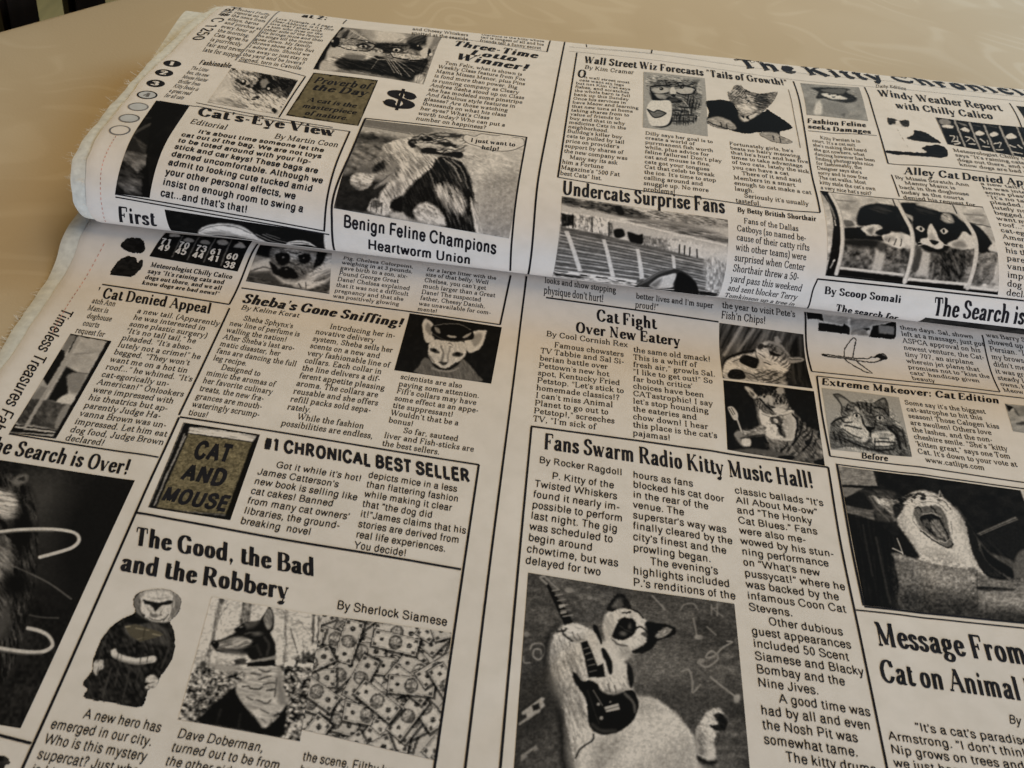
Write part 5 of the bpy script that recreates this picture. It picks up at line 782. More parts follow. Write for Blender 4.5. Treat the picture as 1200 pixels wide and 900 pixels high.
('printed_photo','L',[(-150.75,96.17),(-116.48,99.72),(-118.43,83.86),(-153.67,83.76)],[(430.02,53.34),(1106.72,116.67),(990.05,356.68),(300.01,236.68)],(1, 1, 1),'printed strip of five dark weather tiles with cloud icons and numbers','f .11;n .3 20 16;l .5 4 8 565 80 480 245;l .5 4 8 690 90 600 265;l .55 4 8 820 100 725 285;l .55 4 8 945 110 860 310;P .75 4 455 75 480 62 530 65 535 92 470 95;P .65 5 570 115 600 100 640 115 640 140 580 135;P .6 5 700 130 735 118 770 135 770 158 710 152;P .7 5 830 130 870 112 910 130 905 165 840 160;P .75 5 960 175 990 150 1020 135 1050 190 970 185;P .55 4 880 70 980 80 960 100 890 90;l 0.91 4 6 1000 130 1015 145'),
('printed_cutout','L',[(-167.5,90.09),(-156.87,91.06),(-153.05,73.82),(-167.51,72.9)],[(66.67,80),(280.01,100),(253.35,413.35),(-40,380.02)],(1, 1, 1),'two printed black blobs, cut off parts of a calico cat','A 0;f .13;n .4 30 16 10;a P 2 75 155 110 115 150 92 230 98 265 150 255 205 190 215 125 200;a P 2 -10 385 40 290 120 240 190 245 205 285 245 258 245 310 200 370 150 402 60 395;U .15 40 10 0 0 380 100 250 240 270 150 400'),
('printed_photo','L',[(-112.87,97.93),(-83.88,99.66),(-80.92,81.05),(-114.3,80.38)],[(625,260),(1045,310),(1030,550),(540,475)],(1, 1, 1),'lower half of a printed photo of a wrinkled dog lying down','f .6;w .4;p .1 6 600 240 1020 300 1000 420 600 330;P .75 8 545 405 640 365 695 350 700 400 610 425;P .9 8 565 395 650 358 705 370 690 410 580 418;L .3 4 6 570 420 640 400 690 410;P .93 8 890 470 960 380 1000 335 1120 340 1100 460 940 505;P .65 12 960 450 1060 400 1060 450 960 490;U .3 50 7 -20 890 470 1060 330 1060 460;P .5 8 695 280 800 283 940 298 1005 330 965 400 905 440 830 472 740 442 688 380;P .8 12 770 285 870 298 850 350 790 360;P .75 12 700 300 740 300 720 340;P .7 10 900 310 960 330 930 370;P .05 6 718 322 790 322 792 378 745 392 718 360;P .05 6 850 330 912 322 912 372 870 384 852 360;e .6 3 760 345 6 5;e .6 3 880 350 6 5;P .06 6 715 420 780 398 835 428 838 462 760 458 730 440;P .04 5 750 405 810 408 800 430 765 428;e .5 3 775 412 10 5;P .08 5 960 300 1005 310 992 372 940 402 950 350;P .88 8 695 410 755 468 855 485 822 502 740 484 700 445;P .08 5 678 370 722 402 742 444 700 432;L .2 4 7 780 300 830 320 860 310;L .2 4 7 790 370 830 390 860 380;L .25 4 6 740 300 770 315;L .2 4 6 820 400 860 410 880 440;P .95 5 818 502 860 472 925 478 935 512 860 524;L .2 3 6 850 488 862 514;L .2 3 6 888 488 894 514;L .3 3 5 940 480 1000 460;w .2;p .3 10 530 430 680 425 760 492 840 515 940 522 1040 470 1020 560 530 480;U .35 26 9 10 530 430 760 490 1030 480 1020 560 540 490;w .4;U .4 18 7 30 690 280 1000 300 980 420 760 450'),
('printed_photo','T',[(-140.36,36.96),(-76.72,34.54),(-76.19,25.23),(-138.47,25.26)],[(65,52.5),(1012.5,195),(1020,290),(105,185)],(1, 1, 1),'upper strip of a printed photo of a pale plate and dog on dark ground','f .10;w .2;n .3 40 20;P .95 5 262 182 300 145 370 130 460 133 545 160 605 205 660 248 560 226 480 206 400 202 280 212;P .6 10 300 190 400 176 520 205 600 235 480 210 380 204;L .45 3 5 272 178 320 150 400 140 480 150 570 185;U .2 60 8 10 270 190 440 130 640 230;L .62 3 5 600 190 700 240 780 268;L .55 3 4 640 192 720 225 800 248;L .45 3 4 660 190 740 215;P .9 4 778 272 788 240 850 228 912 238 955 272 905 256 830 256;L .4 3 5 800 245 860 240 910 250;P .95 4 1000 200 1040 200 1050 310 1012 300'),
('printed_photo','L',[(-167.62,37.35),(-152.3,36.79),(-152.48,-14.22),(-167.68,-14.83)],[(553.36,16.67),(873.38,73.34),(436.69,830.04),(73.34,786.71)],(1, 1, 1),'printed slice of a window photo with dark cat shapes behind bars','f .80;n .1 60 30;p .55 6 540 20 600 40 500 190 480 150;p .1 4 555 15 870 65 870 80 550 28;p .12 5 470 150 495 160 500 210 360 435 320 380 350 330;U .1 20 20 0 330 400 480 150 500 210 360 430;p .55 8 310 440 370 450 290 560 220 540;p .12 8 505 285 600 330 690 340 560 340 520 400 520 490 450 560 360 540;P .6 10 520 350 660 345 600 480 530 470;P 0.93 6 430 555 490 510 580 510 550 570 480 570;p .33 8 360 540 430 560 560 590 450 770 190 720 300 560;u .35 40 24 60 340 560 540 590 440 760 200 720;P .62 8 480 600 540 590 470 740 420 740;p .3 6 220 540 300 540 190 740 120 710;u .3 26 14 60 220 540 300 540 190 740 120 710;p .11 4 100 725 440 770 430 800 80 780;p .11 4 75 785 440 815 440 830 70 800;l 0.91 4 12 120 745 430 785;L .6 8 8 580 185 720 170;l .72 4 26 610 60 190 755;l .12 4 8 600 40 530 170;p .1 4 840 68 878 72 440 830 415 815;'),
('printed_drawing','L',[(114.91,110.03),(153.87,112.61),(152.04,86.79),(117.09,84.13)],[(112.5,120),(900,210),(900,682.5),(172.5,607.5)],(1, 1, 1),'printed line drawing of an airplane below two dark window panes','A 0;f 1;a p 2 105 110 250 125 900 190 905 330 890 362 490 318 215 285 215 190 110 190;a L 3 12 260 480 330 485 520 512 660 515 690 500 740 505 760 480 800 480 830 515 790 525 720 548 640 545 470 520 330 502 260 490;a L 3 12 450 490 455 430 500 370 530 345 550 360 540 420 525 500;a L 3 12 450 525 540 590 640 650 690 660 640 610 560 545;a P 2 250 475 300 480 290 500 255 492;a P 2 660 505 700 500 760 475 830 515 780 530 740 510;p .11 4 105 110 250 130 260 210 215 190 110 185;p .55 6 115 190 215 195 215 285 110 275;p .7 8 260 140 480 160 470 230 430 240 260 205;p .11 4 215 215 430 245 440 225 490 260 490 318 215 285;p .62 8 495 170 880 200 690 240 620 270 670 330 500 320;u .2 70 18 -20 260 130 880 190 670 330 500 320;p .11 4 880 200 905 200 900 340 890 362 665 340 690 245 800 230;p .6 6 745 240 880 250 880 320 745 310;p .12 4 610 268 660 258 670 280 640 285;L .2 3 12 260 480 330 485 520 512 660 515 690 500 740 505 760 480 800 480 830 515 790 525 720 548 640 545 470 520 330 502 260 490;L .2 3 12 450 490 455 430 500 370 530 345 550 360 540 420 525 500;L .2 3 12 450 525 540 590 640 650 690 660 640 610 560 545;P .12 2 250 475 300 480 290 500 255 492;P .14 2 660 505 700 500 760 475 830 515 780 530 740 510'),
('printed_photo','L',[(195.7,79.67),(217.09,81.57),(213.31,63.41),(194.6,63.28)],[(965,445),(1550,500),(1600,850),(1060,770)],(0.93, 1.0, 1.06),'pale printed photo cropped at the right edge of the frame','f .74;p .1 8 965 445 1070 490 1010 545;P .62 20 1080 480 1300 480 1300 600 1150 600;P .3 12 1100 680 1200 660 1400 670 1400 700 1150 700;P .35 12 1080 500 1140 590 1090 560;n .15 60 30'),
('printed_cutout','L',[(-129.57,-123.72),(-121.38,-123.41),(-116.28,-129.2),(-129.08,-131.81)],[(-300,700),(80,740),(200,1020),(-450,1050)],(1, 1, 1),'fuzzy dark printed patch at the lower left corner','f .97;A 0;a P 6 -300 760 40 770 110 830 60 900 40 1000 -300 1000;a L 4 20 100 870 150 820 175 800;f .2;n .6 40 30'),
('printed_photo','T',[(-69.34,113.97),(0.44,110.61),(-4.3,42.21),(-74.82,46.61)],[(192.5,50),(1135,167.5),(1032.5,747.5),(5,570)],(1, 1, 1),'printed photo of a kitten sitting turned to its left against a pale wall','f .64;w .3;p .52 6 190 40 560 90 600 140 470 160 180 95;p .8 6 170 98 470 162 470 190 150 148;l .4 4 5 165 100 470 166;P .9 30 600 140 1150 165 1040 760 780 720 760 300;U .12 60 20 20 600 140 1150 165 1040 760 780 720;P .72 50 860 480 1090 420 1060 760 850 740;U .14 16 12 20 760 300 1100 400 1040 760 800 720;p .42 10 150 158 300 188 420 198 300 240 260 330 230 430 100 420 20 490 60 330;P .3 20 160 160 320 190 280 240 180 220;P .55 24 120 260 220 250 230 380 120 380;U .4 36 20 30 150 160 420 200 260 330 100 430 30 480;p .17 12 20 440 110 420 200 460 400 480 330 620 10 580;U .15 30 12 10 20 440 400 480 330 620 10 580;w .55;P .6 8 230 360 300 310 350 320 355 420 260 450 220 425;P .16 9 230 390 290 360 300 400 240 425;U .4 26 7 50 230 360 350 310 350 420 230 440;P .92 6 95 460 130 428 200 430 240 440 210 490 150 505;P .6 9 110 475 150 500 210 485 160 470;U .4 22 6 20 95 440 230 430 210 490 140 505;P .7 7 240 495 330 430 372 400 360 455 270 492;L .3 4 5 250 490 340 430;P .95 8 300 250 400 200 470 200 500 300 610 330 600 400 520 460 440 500 390 550 320 610 270 540 330 470 370 400 340 320 290 290;P .6 14 340 320 370 330 385 420 340 480 330 420;P .62 14 300 530 380 470 400 500 350 560;P .68 12 290 265 330 250 350 290 320 300;P .76 20 440 330 560 340 500 440 420 470;U .45 44 6 55 290 260 470 200 610 330 520 460 320 610 280 540 360 400;P .9 5 198 585 240 545 300 560 322 612 240 604;P .35 6 230 560 262 548 280 575 240 585;U .45 16 6 20 200 580 240 545 300 560 310 610;L .2 3 5 225 562 220 594;L .2 3 5 252 556 254 600;L .25 3 5 280 565 285 605;P .13 8 390 560 470 480 560 410 620 330 700 340 760 380 800 500 820 590 840 712 640 680 480 640 400 620;U .75 80 8 62 540 420 620 330 760 360 820 560 840 710 640 660;U .4 30 5 62 400 560 620 330 800 500 840 710 480 640;P .66 14 590 520 650 490 720 520 780 600 740 640 660 600;U .85 70 8 58 580 500 700 500 800 620 700 680;L .75 4 6 640 340 700 400 740 480;L .7 4 5 690 350 750 420 780 520;L .6 4 5 560 440 600 520;P .88 7 470 600 540 575 620 610 660 672 560 665 490 640;U .5 24 8 30 470 600 540 575 660 670 490 640;P .85 6 330 612 400 608 432 632 420 642;P .92 6 795 560 840 640 875 722 838 715 805 620;U .35 30 6 60 795 560 875 720 830 715;P .1 6 340 560 400 540 402 602 340 592;P .68 6 470 180 500 165 570 150 700 140 770 160 720 210 760 290 700 320 600 320 510 300 440 250 440 220;U .6 26 7 12 470 180 700 140 760 290 600 320 440 240;s .6 24 75 1 480 170 770 150 740 300 520 300;P .10 4 515 195 550 178 582 195 562 215 525 213;e .85 3 538 190 7 4;L .85 3 4 508 180 550 168 590 190;P .12 5 432 225 470 203 492 250 455 270;P .4 5 450 225 470 218 475 240;P .12 5 510 280 590 265 620 300 740 290 742 332 600 312 520 307;P .9 6 500 232 600 238 640 252 560 258 480 252;P .14 6 610 222 700 225 712 250 640 247;P .25 5 560 160 690 148 745 165 640 182;P .75 5 600 160 680 155 660 172;L .9 3 4 470 180 448 148;L .92 3 4 495 260 560 262;P .92 6 690 212 760 216 742 236 700 232;U .35 40 6 20 700 280 860 320 760 340;w 0;P .96 3 760 190 775 155 830 160 870 140 950 150 1020 140 1060 160 1110 165 1120 215 1090 240 1040 265 970 275 890 265 850 245 790 225;L .3 2 4 760 190 775 155 830 165 870 142 950 152 1020 142 1060 160 1110 168 1120 215 1090 242 1040 267 970 275 890 265 850 245 790 225 760 190'),
('printed_photo','T',[(-93.8,235.44),(-42.86,232.83),(-47.51,160.16),(-98.52,163.51)],[(303.75,78.75),(1185,180),(1023.75,585),(52.5,461.25)],(1, 1, 1),'printed photo of a long haired cat wearing studded spectacles','f .56;w .2;n .2 60 30;U .2 90 20 -60 500 90 1190 180 1000 580 800 500;p .1 5 290 75 330 85 215 240 110 470 45 455 120 330;P .92 24 540 120 700 105 850 150 850 240 700 250 560 230;P .72 20 470 100 560 95 600 200 520 200;w .4;P .62 8 270 150 330 108 420 118 512 212 420 230 280 222;P .25 9 318 140 365 112 345 190 300 200;U .4 50 7 -50 280 120 420 120 510 210 300 215;L .95 3 7 378 112 440 168 522 218;L .9 3 5 400 112 460 170;P .22 14 880 225 1000 178 1072 178 1042 260 960 295 880 275;U .4 60 8 -30 800 200 1070 180 1000 300 840 280;P .6 12 1050 180 1190 185 1100 560 1010 580 1080 320;P .82 10 1060 190 1110 190 1070 300 1040 320;P .86 9 165 370 220 300 420 325 560 340 650 390 560 430 320 385 200 430;P .12 12 240 430 330 388 500 408 620 378 740 420 900 420 1045 405 1035 475 900 565 740 535 560 505 360 480;U .5 60 7 16 165 390 560 350 1040 400 1000 540 560 520 250 460;P .5 12 330 360 500 370 480 410 350 400;P .10 8 880 265 965 275 1010 335 900 320;P .12 8 585 265 725 265 730 345 670 350 620 330;P .3 9 730 260 880 270 880 310 740 300;P .9 6 268 288 420 288 430 320 330 322;P .85 7 740 352 960 372 990 402 780 392;P .2 4 428 272 490 258 552 290 522 314 440 304;e .97 2 482 292 34 14;e .03 2 485 292 15 12;P .2 4 728 315 790 296 846 325 805 350 740 345;e .97 2 780 324 32 14;e .03 2 776 326 15 12;P .8 6 565 308 650 318 648 372 560 372;P .4 5 575 312 610 318 600 350;P .12 5 580 380 620 375 615 395;L .85 3 5 520 340 600 400 680 405;w .08;l .06 2 10 285 205 350 208;l .9 2 8 352 208 372 210;l .06 2 10 375 210 425 216;l .06 2 10 440 224 500 236;l .9 2 8 505 238 525 244;l .06 2 10 528 246 585 268;l .08 2 9 262 288 320 312;l .08 2 9 335 318 380 325;l .08 2 9 395 328 430 330;l .06 2 9 450 332 520 336;l .06 2 10 590 282 650 288;l .06 2 10 660 280 720 272;l .06 2 10 740 284 800 284;l .06 2 10 815 286 870 284;l .08 2 10 750 388 820 398;l .08 2 10 835 402 880 406;l .08 2 10 900 412 1000 415;L .08 2 9 520 336 560 320 590 285;L .08 2 9 750 388 725 350 740 300;w .4;U .5 16 8 0 255 205 540 235 900 290 1040 400 760 395 540 335 250 300;P .92 4 985 345 1045 305 1062 345 1040 392 1005 392;e .06 3 1066 352 14 32;e .95 3 1080 372 12 12;e .06 3 980 292 8 10;e .9 3 968 288 8 6;P .08 4 200 215 272 205 272 280 210 300;e .8 3 215 240 10 14;L .97 2 4 700 400 800 512;L .97 2 4 730 408 830 525;L .95 2 4 765 415 900 530;L .95 2 4 690 405 760 505;L .9 2 3 800 420 940 500;L .9 2 3 620 400 560 480;P .85 9 945 530 1012 520 1020 582 950 572;P .85 10 130 405 200 425 265 475 110 475;U .4 30 6 -60 940 520 1100 300 1190 190 1030 580'),
('printed_photo','T',[(-134.23,155.5),(-103.25,149.08),(-106.17,110.37),(-136.97,115.08)],[(307.5,71.25),(896.25,180),(720,476.25),(97.5,371.25)],(1, 1, 1),'printed photo of a fluffy pale kitten with dark markings','f .9;w .5;P .35 14 500 108 640 108 895 188 810 330 640 300 500 285;P .72 16 330 95 480 105 540 160 450 300 330 250;P .08 8 495 262 545 180 580 140 640 150 700 190 745 232 640 255;P .1 8 700 180 890 190 840 300 760 260;P .08 6 308 68 352 75 320 97;U .75 34 8 40 320 70 890 180 800 400 450 420 330 240;U .5 20 6 75 320 70 890 180 800 330 450 320;P .6 10 560 190 620 170 640 230 580 250;P .08 5 382 192 422 172 434 212 395 220;e .95 3 408 186 12 11;P .15 5 428 238 462 218 474 252;P .2 5 340 180 370 170 380 210;P .08 5 615 230 645 212 660 264 620 275;e .95 3 634 255 11 10;P .15 5 560 332 520 318 478 345 510 352;L .85 3 4 520 320 420 270;L .9 3 4 530 340 420 330;L .9 3 4 560 345 640 400;L .85 3 4 580 330 700 380;P .12 6 660 440 680 420 708 440 690 468;P .2 6 775 262 835 250 825 305;L .5 5 8 460 440 520 450 580 470;P .72 18 90 365 250 330 400 390 420 445 200 385;U .3 60 8 20 90 340 420 300 500 440 200 390;P .97 18 210 250 330 275 430 360 300 330 150 345;U .35 30 6 30 300 250 760 300 740 460 430 430'),
('printed_box','T',[(-97.78,159.44),(-68.24,157.64),(-71.67,106.8),(-102.91,110.32)],[(270,342),(572,380),(480,590),(140,538)],(1, 1, 1),'olive printed box for the proverb','f .50;o 1 p 4 0 0 1200 0 1200 1200 0 1200;n .12 14 10;l .12 2 9 270 341 572 378 478 592 142 538 270 341'),
('printed_photo','T',[(-157.71,111.36),(-143.32,109.22),(-146.38,41.4),(-159.77,41.48)],[(922.5,-18.75),(1215,30),(866.25,840),(562.5,802.5)],(1, 1, 1),'printed dark strip of a photo with crumpled pale film','f .11;n .2 60 60;L .3 8 30 730 400 800 340 900 270 1050 220;L .22 8 14 800 210 980 200;p .28 10 670 380 730 400 860 500 850 570 620 540 600 480;u .2 50 16 30 670 380 860 500 850 570 620 540;p .18 6 630 400 760 440 820 560 640 530;p .5 12 600 560 700 545 860 575 860 640 780 690 640 600;U .3 70 16 25 600 550 860 570 840 700 620 620;p .2 10 570 620 700 640 800 720 740 800 560 760;p .4 14 600 740 700 720 810 730 800 810 650 800;U .35 60 14 20 570 620 820 640 810 820 570 800;p .09 6 910 430 1100 180 1250 0 900 0 870 560 870 830 810 830 870 560'),
('printed_photo','T',[(58.92,207.03),(90.17,206.8),(82.77,133.08),(52.98,134.61)],[(105,67.5),(645,123.75),(671.25,637.5),(97.5,566.25)],(0.93, 1.0, 1.06),'printed photo of a tabby cat with spectacles and a cut-out smiling mouth','f .72;w .35;P .5 6 160 165 205 120 120 85 240 145 330 160 430 168 500 150 600 140 575 190 572 260 615 300 605 390 562 440 565 520 360 542 330 420 170 330;P .72 8 130 88 200 118 230 160 180 160;s .75 22 80 1.1 210 150 550 160 570 230 400 220 200 220;s .7 24 5 .9 380 400 560 380 560 530 340 540;s .6 26 15 1 460 250 610 290 600 400 480 420;U .5 26 6 20 150 110 570 160 610 390 560 520 350 530 170 330;P .8 6 185 232 310 226 322 268 220 276;P .82 6 390 238 530 226 525 275 410 282;e .05 2 262 236 18 14;e .95 2 256 232 5 4;e .05 2 438 226 18 12;e .95 2 444 222 5 4;w .1;L .06 2 11 165 218 240 203 335 213;L .06 2 11 385 213 480 207 560 240 545 270;L .08 2 10 165 230 178 272 250 284 322 272;L .08 2 10 390 268 440 288 520 290 550 268;w .35;P .92 5 335 240 370 222 390 280 345 292;P .1 4 342 290 390 288 367 314;P .08 5 290 352 320 312 370 322 400 325 450 350 410 362 330 358;P .3 5 330 325 400 330 400 350 340 350;P .1 6 170 262 210 300 245 330 285 338 190 345;P .7 8 200 280 280 290 290 320 230 315;L .95 2 4 450 340 500 410 520 535;L .12 4 12 420 400 560 410;L .12 4 12 360 470 540 470;L .14 4 10 350 522 540 520;L .14 4 10 360 430 500 440;L .1 4 10 400 180 420 210;L .1 4 10 300 170 310 205;w .1;P .98 4 170 350 250 345 340 350 350 470 322 540 250 568 170 552 140 500 128 420;P .1 4 320 545 352 480 345 545 270 572 185 562 260 562;P .5 4 140 430 190 445 220 428 250 432 300 455 250 488 190 488;L .1 2 9 135 425 190 448 230 432 300 455;L .1 2 9 140 435 190 490 250 488 300 460;L .35 2 4 150 440 220 460 290 458'),
('printed_cutout','T',[(89.48,198.18),(133.82,207.64),(125.44,132.29),(81.36,132.75)],[(652.5,172.5),(1387.5,195),(1485,727.5),(645,637.5)],(1, 1, 1),'printed cut-out of a tabby cat in a black coat with both paws forward','A 0;f .10;a P 2 650 345 860 345 950 470 1000 500 1100 460 1170 440 1200 430 1400 560 1395 590 1310 610 1300 660 1150 610 1000 620 830 580 660 530 680 440;a P 2 840 260 880 240 900 190 950 175 1000 230 1100 270 1250 260 1280 270 1230 370 1150 440 1100 480 990 530 940 490 920 400 860 340;a P 2 660 500 760 480 870 520 920 580 850 585 750 570 680 540;a P 2 1120 620 1250 615 1330 650 1420 695 1320 700 1200 670;w .4;P .55 6 840 260 880 240 900 190 950 175 1000 230 1100 270 1250 260 1280 270 1230 370 1150 440 1100 480 990 530 940 490 920 400 860 340;U .4 36 8 20 840 260 950 180 1280 265 1150 440 990 520 860 340;P .78 8 855 255 885 238 905 200 945 185 985 225 970 280 940 300 900 300;P .45 8 905 205 945 190 970 225 940 250;P .8 10 960 280 1040 270 1090 320 1040 370 970 350;P .35 12 1090 290 1180 285 1250 270 1190 380 1120 430 1080 380;P .6 8 1190 290 1260 275 1200 350;s .6 20 40 1 880 230 950 180 1010 240 960 330 870 330;s .6 22 100 1 1000 230 1240 270 1150 420 1060 330;L .12 3 9 945 300 975 318 1010 305;L .12 3 9 1050 290 1080 300 1105 285;L .2 3 6 990 260 1005 300 1000 330;P .3 4 1005 335 1035 332 1022 350;L .2 3 6 1020 350 1000 372 960 365;L .2 3 6 1020 350 1060 362 1085 345;P .9 8 925 380 1000 372 1090 400 1090 430 1000 460 940 430;l .9 1.5 3 1060 350 1150 370;l .9 1.5 3 1055 360 1140 400;U .4 26 6 20 840 260 950 180 1280 265 1150 440 990 520 860 340;P .92 6 960 480 1100 455 1060 500 990 525;P .06 4 1000 492 1022 478 1032 512;P .06 4 958 480 982 478 982 502;L .2 3 5 950 470 1010 480 1090 450;P .7 6 660 500 760 480 870 520 920 580 850 585 750 570 680 540;U .3 24 8 10 660 490 870 520 910 585 700 540;L .1 3 8 780 530 790 560;L .1 3 8 830 540 840 575;L .1 4 9 670 520 740 550 850 582;P .7 6 1120 620 1250 615 1330 650 1420 695 1320 700 1200 670;U .3 24 8 10 1120 620 1330 650 1400 700;L .1 3 8 1240 640 1250 670;L .1 3 8 1300 650 1310 690'),
('printed_photo','T',[(141.61,217.3),(172.79,218.14),(165.28,168.73),(135.02,168.87)],[(135,82.5),(648.75,131.25),(727.5,435),(187.5,378.75)],(0.93, 1.0, 1.06),'pale printed photo of a small cat in a fur hat','f .66;n .1 60 30;P .2 8 230 135 380 130 560 150 540 180 630 250 560 285 440 270 340 250 270 245 290 180;U .25 30 9 10 230 130 560 150 620 250 280 240;P .45 8 330 150 520 150 500 200 350 180;P 0.98 7 320 195 400 200 500 220 540 250 440 255 340 225;e .15 3 385 205 12 7;e .15 3 460 212 12 7;P .2 4 410 225 440 228 425 238;P 0.96 10 250 370 270 290 300 270 320 320 310 380;P .6 10 340 290 470 290 560 380 360 370;P .45 8 490 390 520 370 520 400'),
('printed_cutout','T',[(176.27,180.59),(208.44,178.1),(196.99,133.47),(165.34,132.54)],[(-30,405),(540,480),(570,817.5),(-15,765)],(1, 1, 1),'printed cut-out of a white and black calico cat lying down','A 0;f .97;a P 2 0 445 60 450 100 465 180 460 190 520 130 520 80 500 10 505;a P 2 170 620 230 590 240 550 340 570 420 620 470 660 330 650 200 635;a P 2 10 725 330 745 300 700 400 675 480 680 530 720 510 780 320 775 10 748;a l 2 4 80 540 130 620 180 700;a L 2 4 150 400 240 395 290 430 350 445;a L 2 3 190 430 250 440 300 450;P .2 6 0 445 60 450 90 480 10 505;P .2 6 100 465 180 460 190 520 130 515;U .4 16 8 0 0 445 190 460 190 520 10 505;P 0.96 5 70 470 105 475 100 515 75 505;P .13 5 170 620 230 590 240 550 340 570 420 620 470 660 330 650 200 635;U .15 40 10 20 170 620 240 550 470 660;P .11 4 10 725 330 745 300 700 400 675 480 680 530 720 510 780 320 775 10 748;U .2 30 10 10 300 690 530 690 510 780 320 775;l .5 3 4 80 540 130 620 180 700;L .55 3 5 150 400 240 395 290 430 350 445'),
('printed_photo','T',[(202.69,182.93),(250.87,182.1),(241.69,145.88),(200.41,152.99)],[(416.25,435),(1245,525),(1312.5,795),(528.75,660)],(1, 1, 1),'printed strip of weather tiles on the folded layer','f .12;n .3 30 20;l .7 4 12 415 430 530 670;l .72 4 16 585 455 690 690;l .72 4 16 720 480 820 710;l .72 4 16 850 500 950 730;l .72 4 16 985 510 1110 760;l .75 4 14 1130 500 1210 680;P .6 6 450 460 520 450 560 490 480 500;P 0.98 5 480 510 530 500 580 510 570 530 490 525;P 0.98 5 640 540 680 520 720 540 710 560;P 0.98 5 770 570 810 545 860 575 800 590;P 0.98 5 900 580 940 555 980 580 930 600;P 0.98 5 1040 600 1080 570 1140 600 1080 620;P .6 6 610 480 680 490 700 510;P .6 6 750 500 820 510;P .6 6 890 500 960 520;L 0.96 3 9 555 595 590 600 570 640;L 0.96 3 9 615 595 625 635;L 0.96 3 9 580 640 620 640 640 655 590 660;L 0.96 3 9 690 600 730 610 700 640;L 0.96 3 9 740 610 770 640;L 0.96 3 9 720 660 780 660;L 0.96 3 9 820 620 860 650;L 0.96 3 9 880 630 890 660;L 0.96 3 9 840 680 900 690;L 0.96 3 9 940 660 1000 650 990 690;L 0.96 3 9 960 710 1020 710;L 0.96 3 9 1080 670 1130 690;L 0.96 3 9 1150 670 1190 700;L 0.96 3 9 1100 730 1190 745'),
('printed_photo','T',[(255.78,213.78),(278.81,213.86),(268.25,171.19),(249.59,173.76)],[(0.5,0),(50,5),(65,41),(20,34)],(1, 1, 1),'dark printed picture corner at the right edge of the folded layer','f .15;n .3 6 6'),
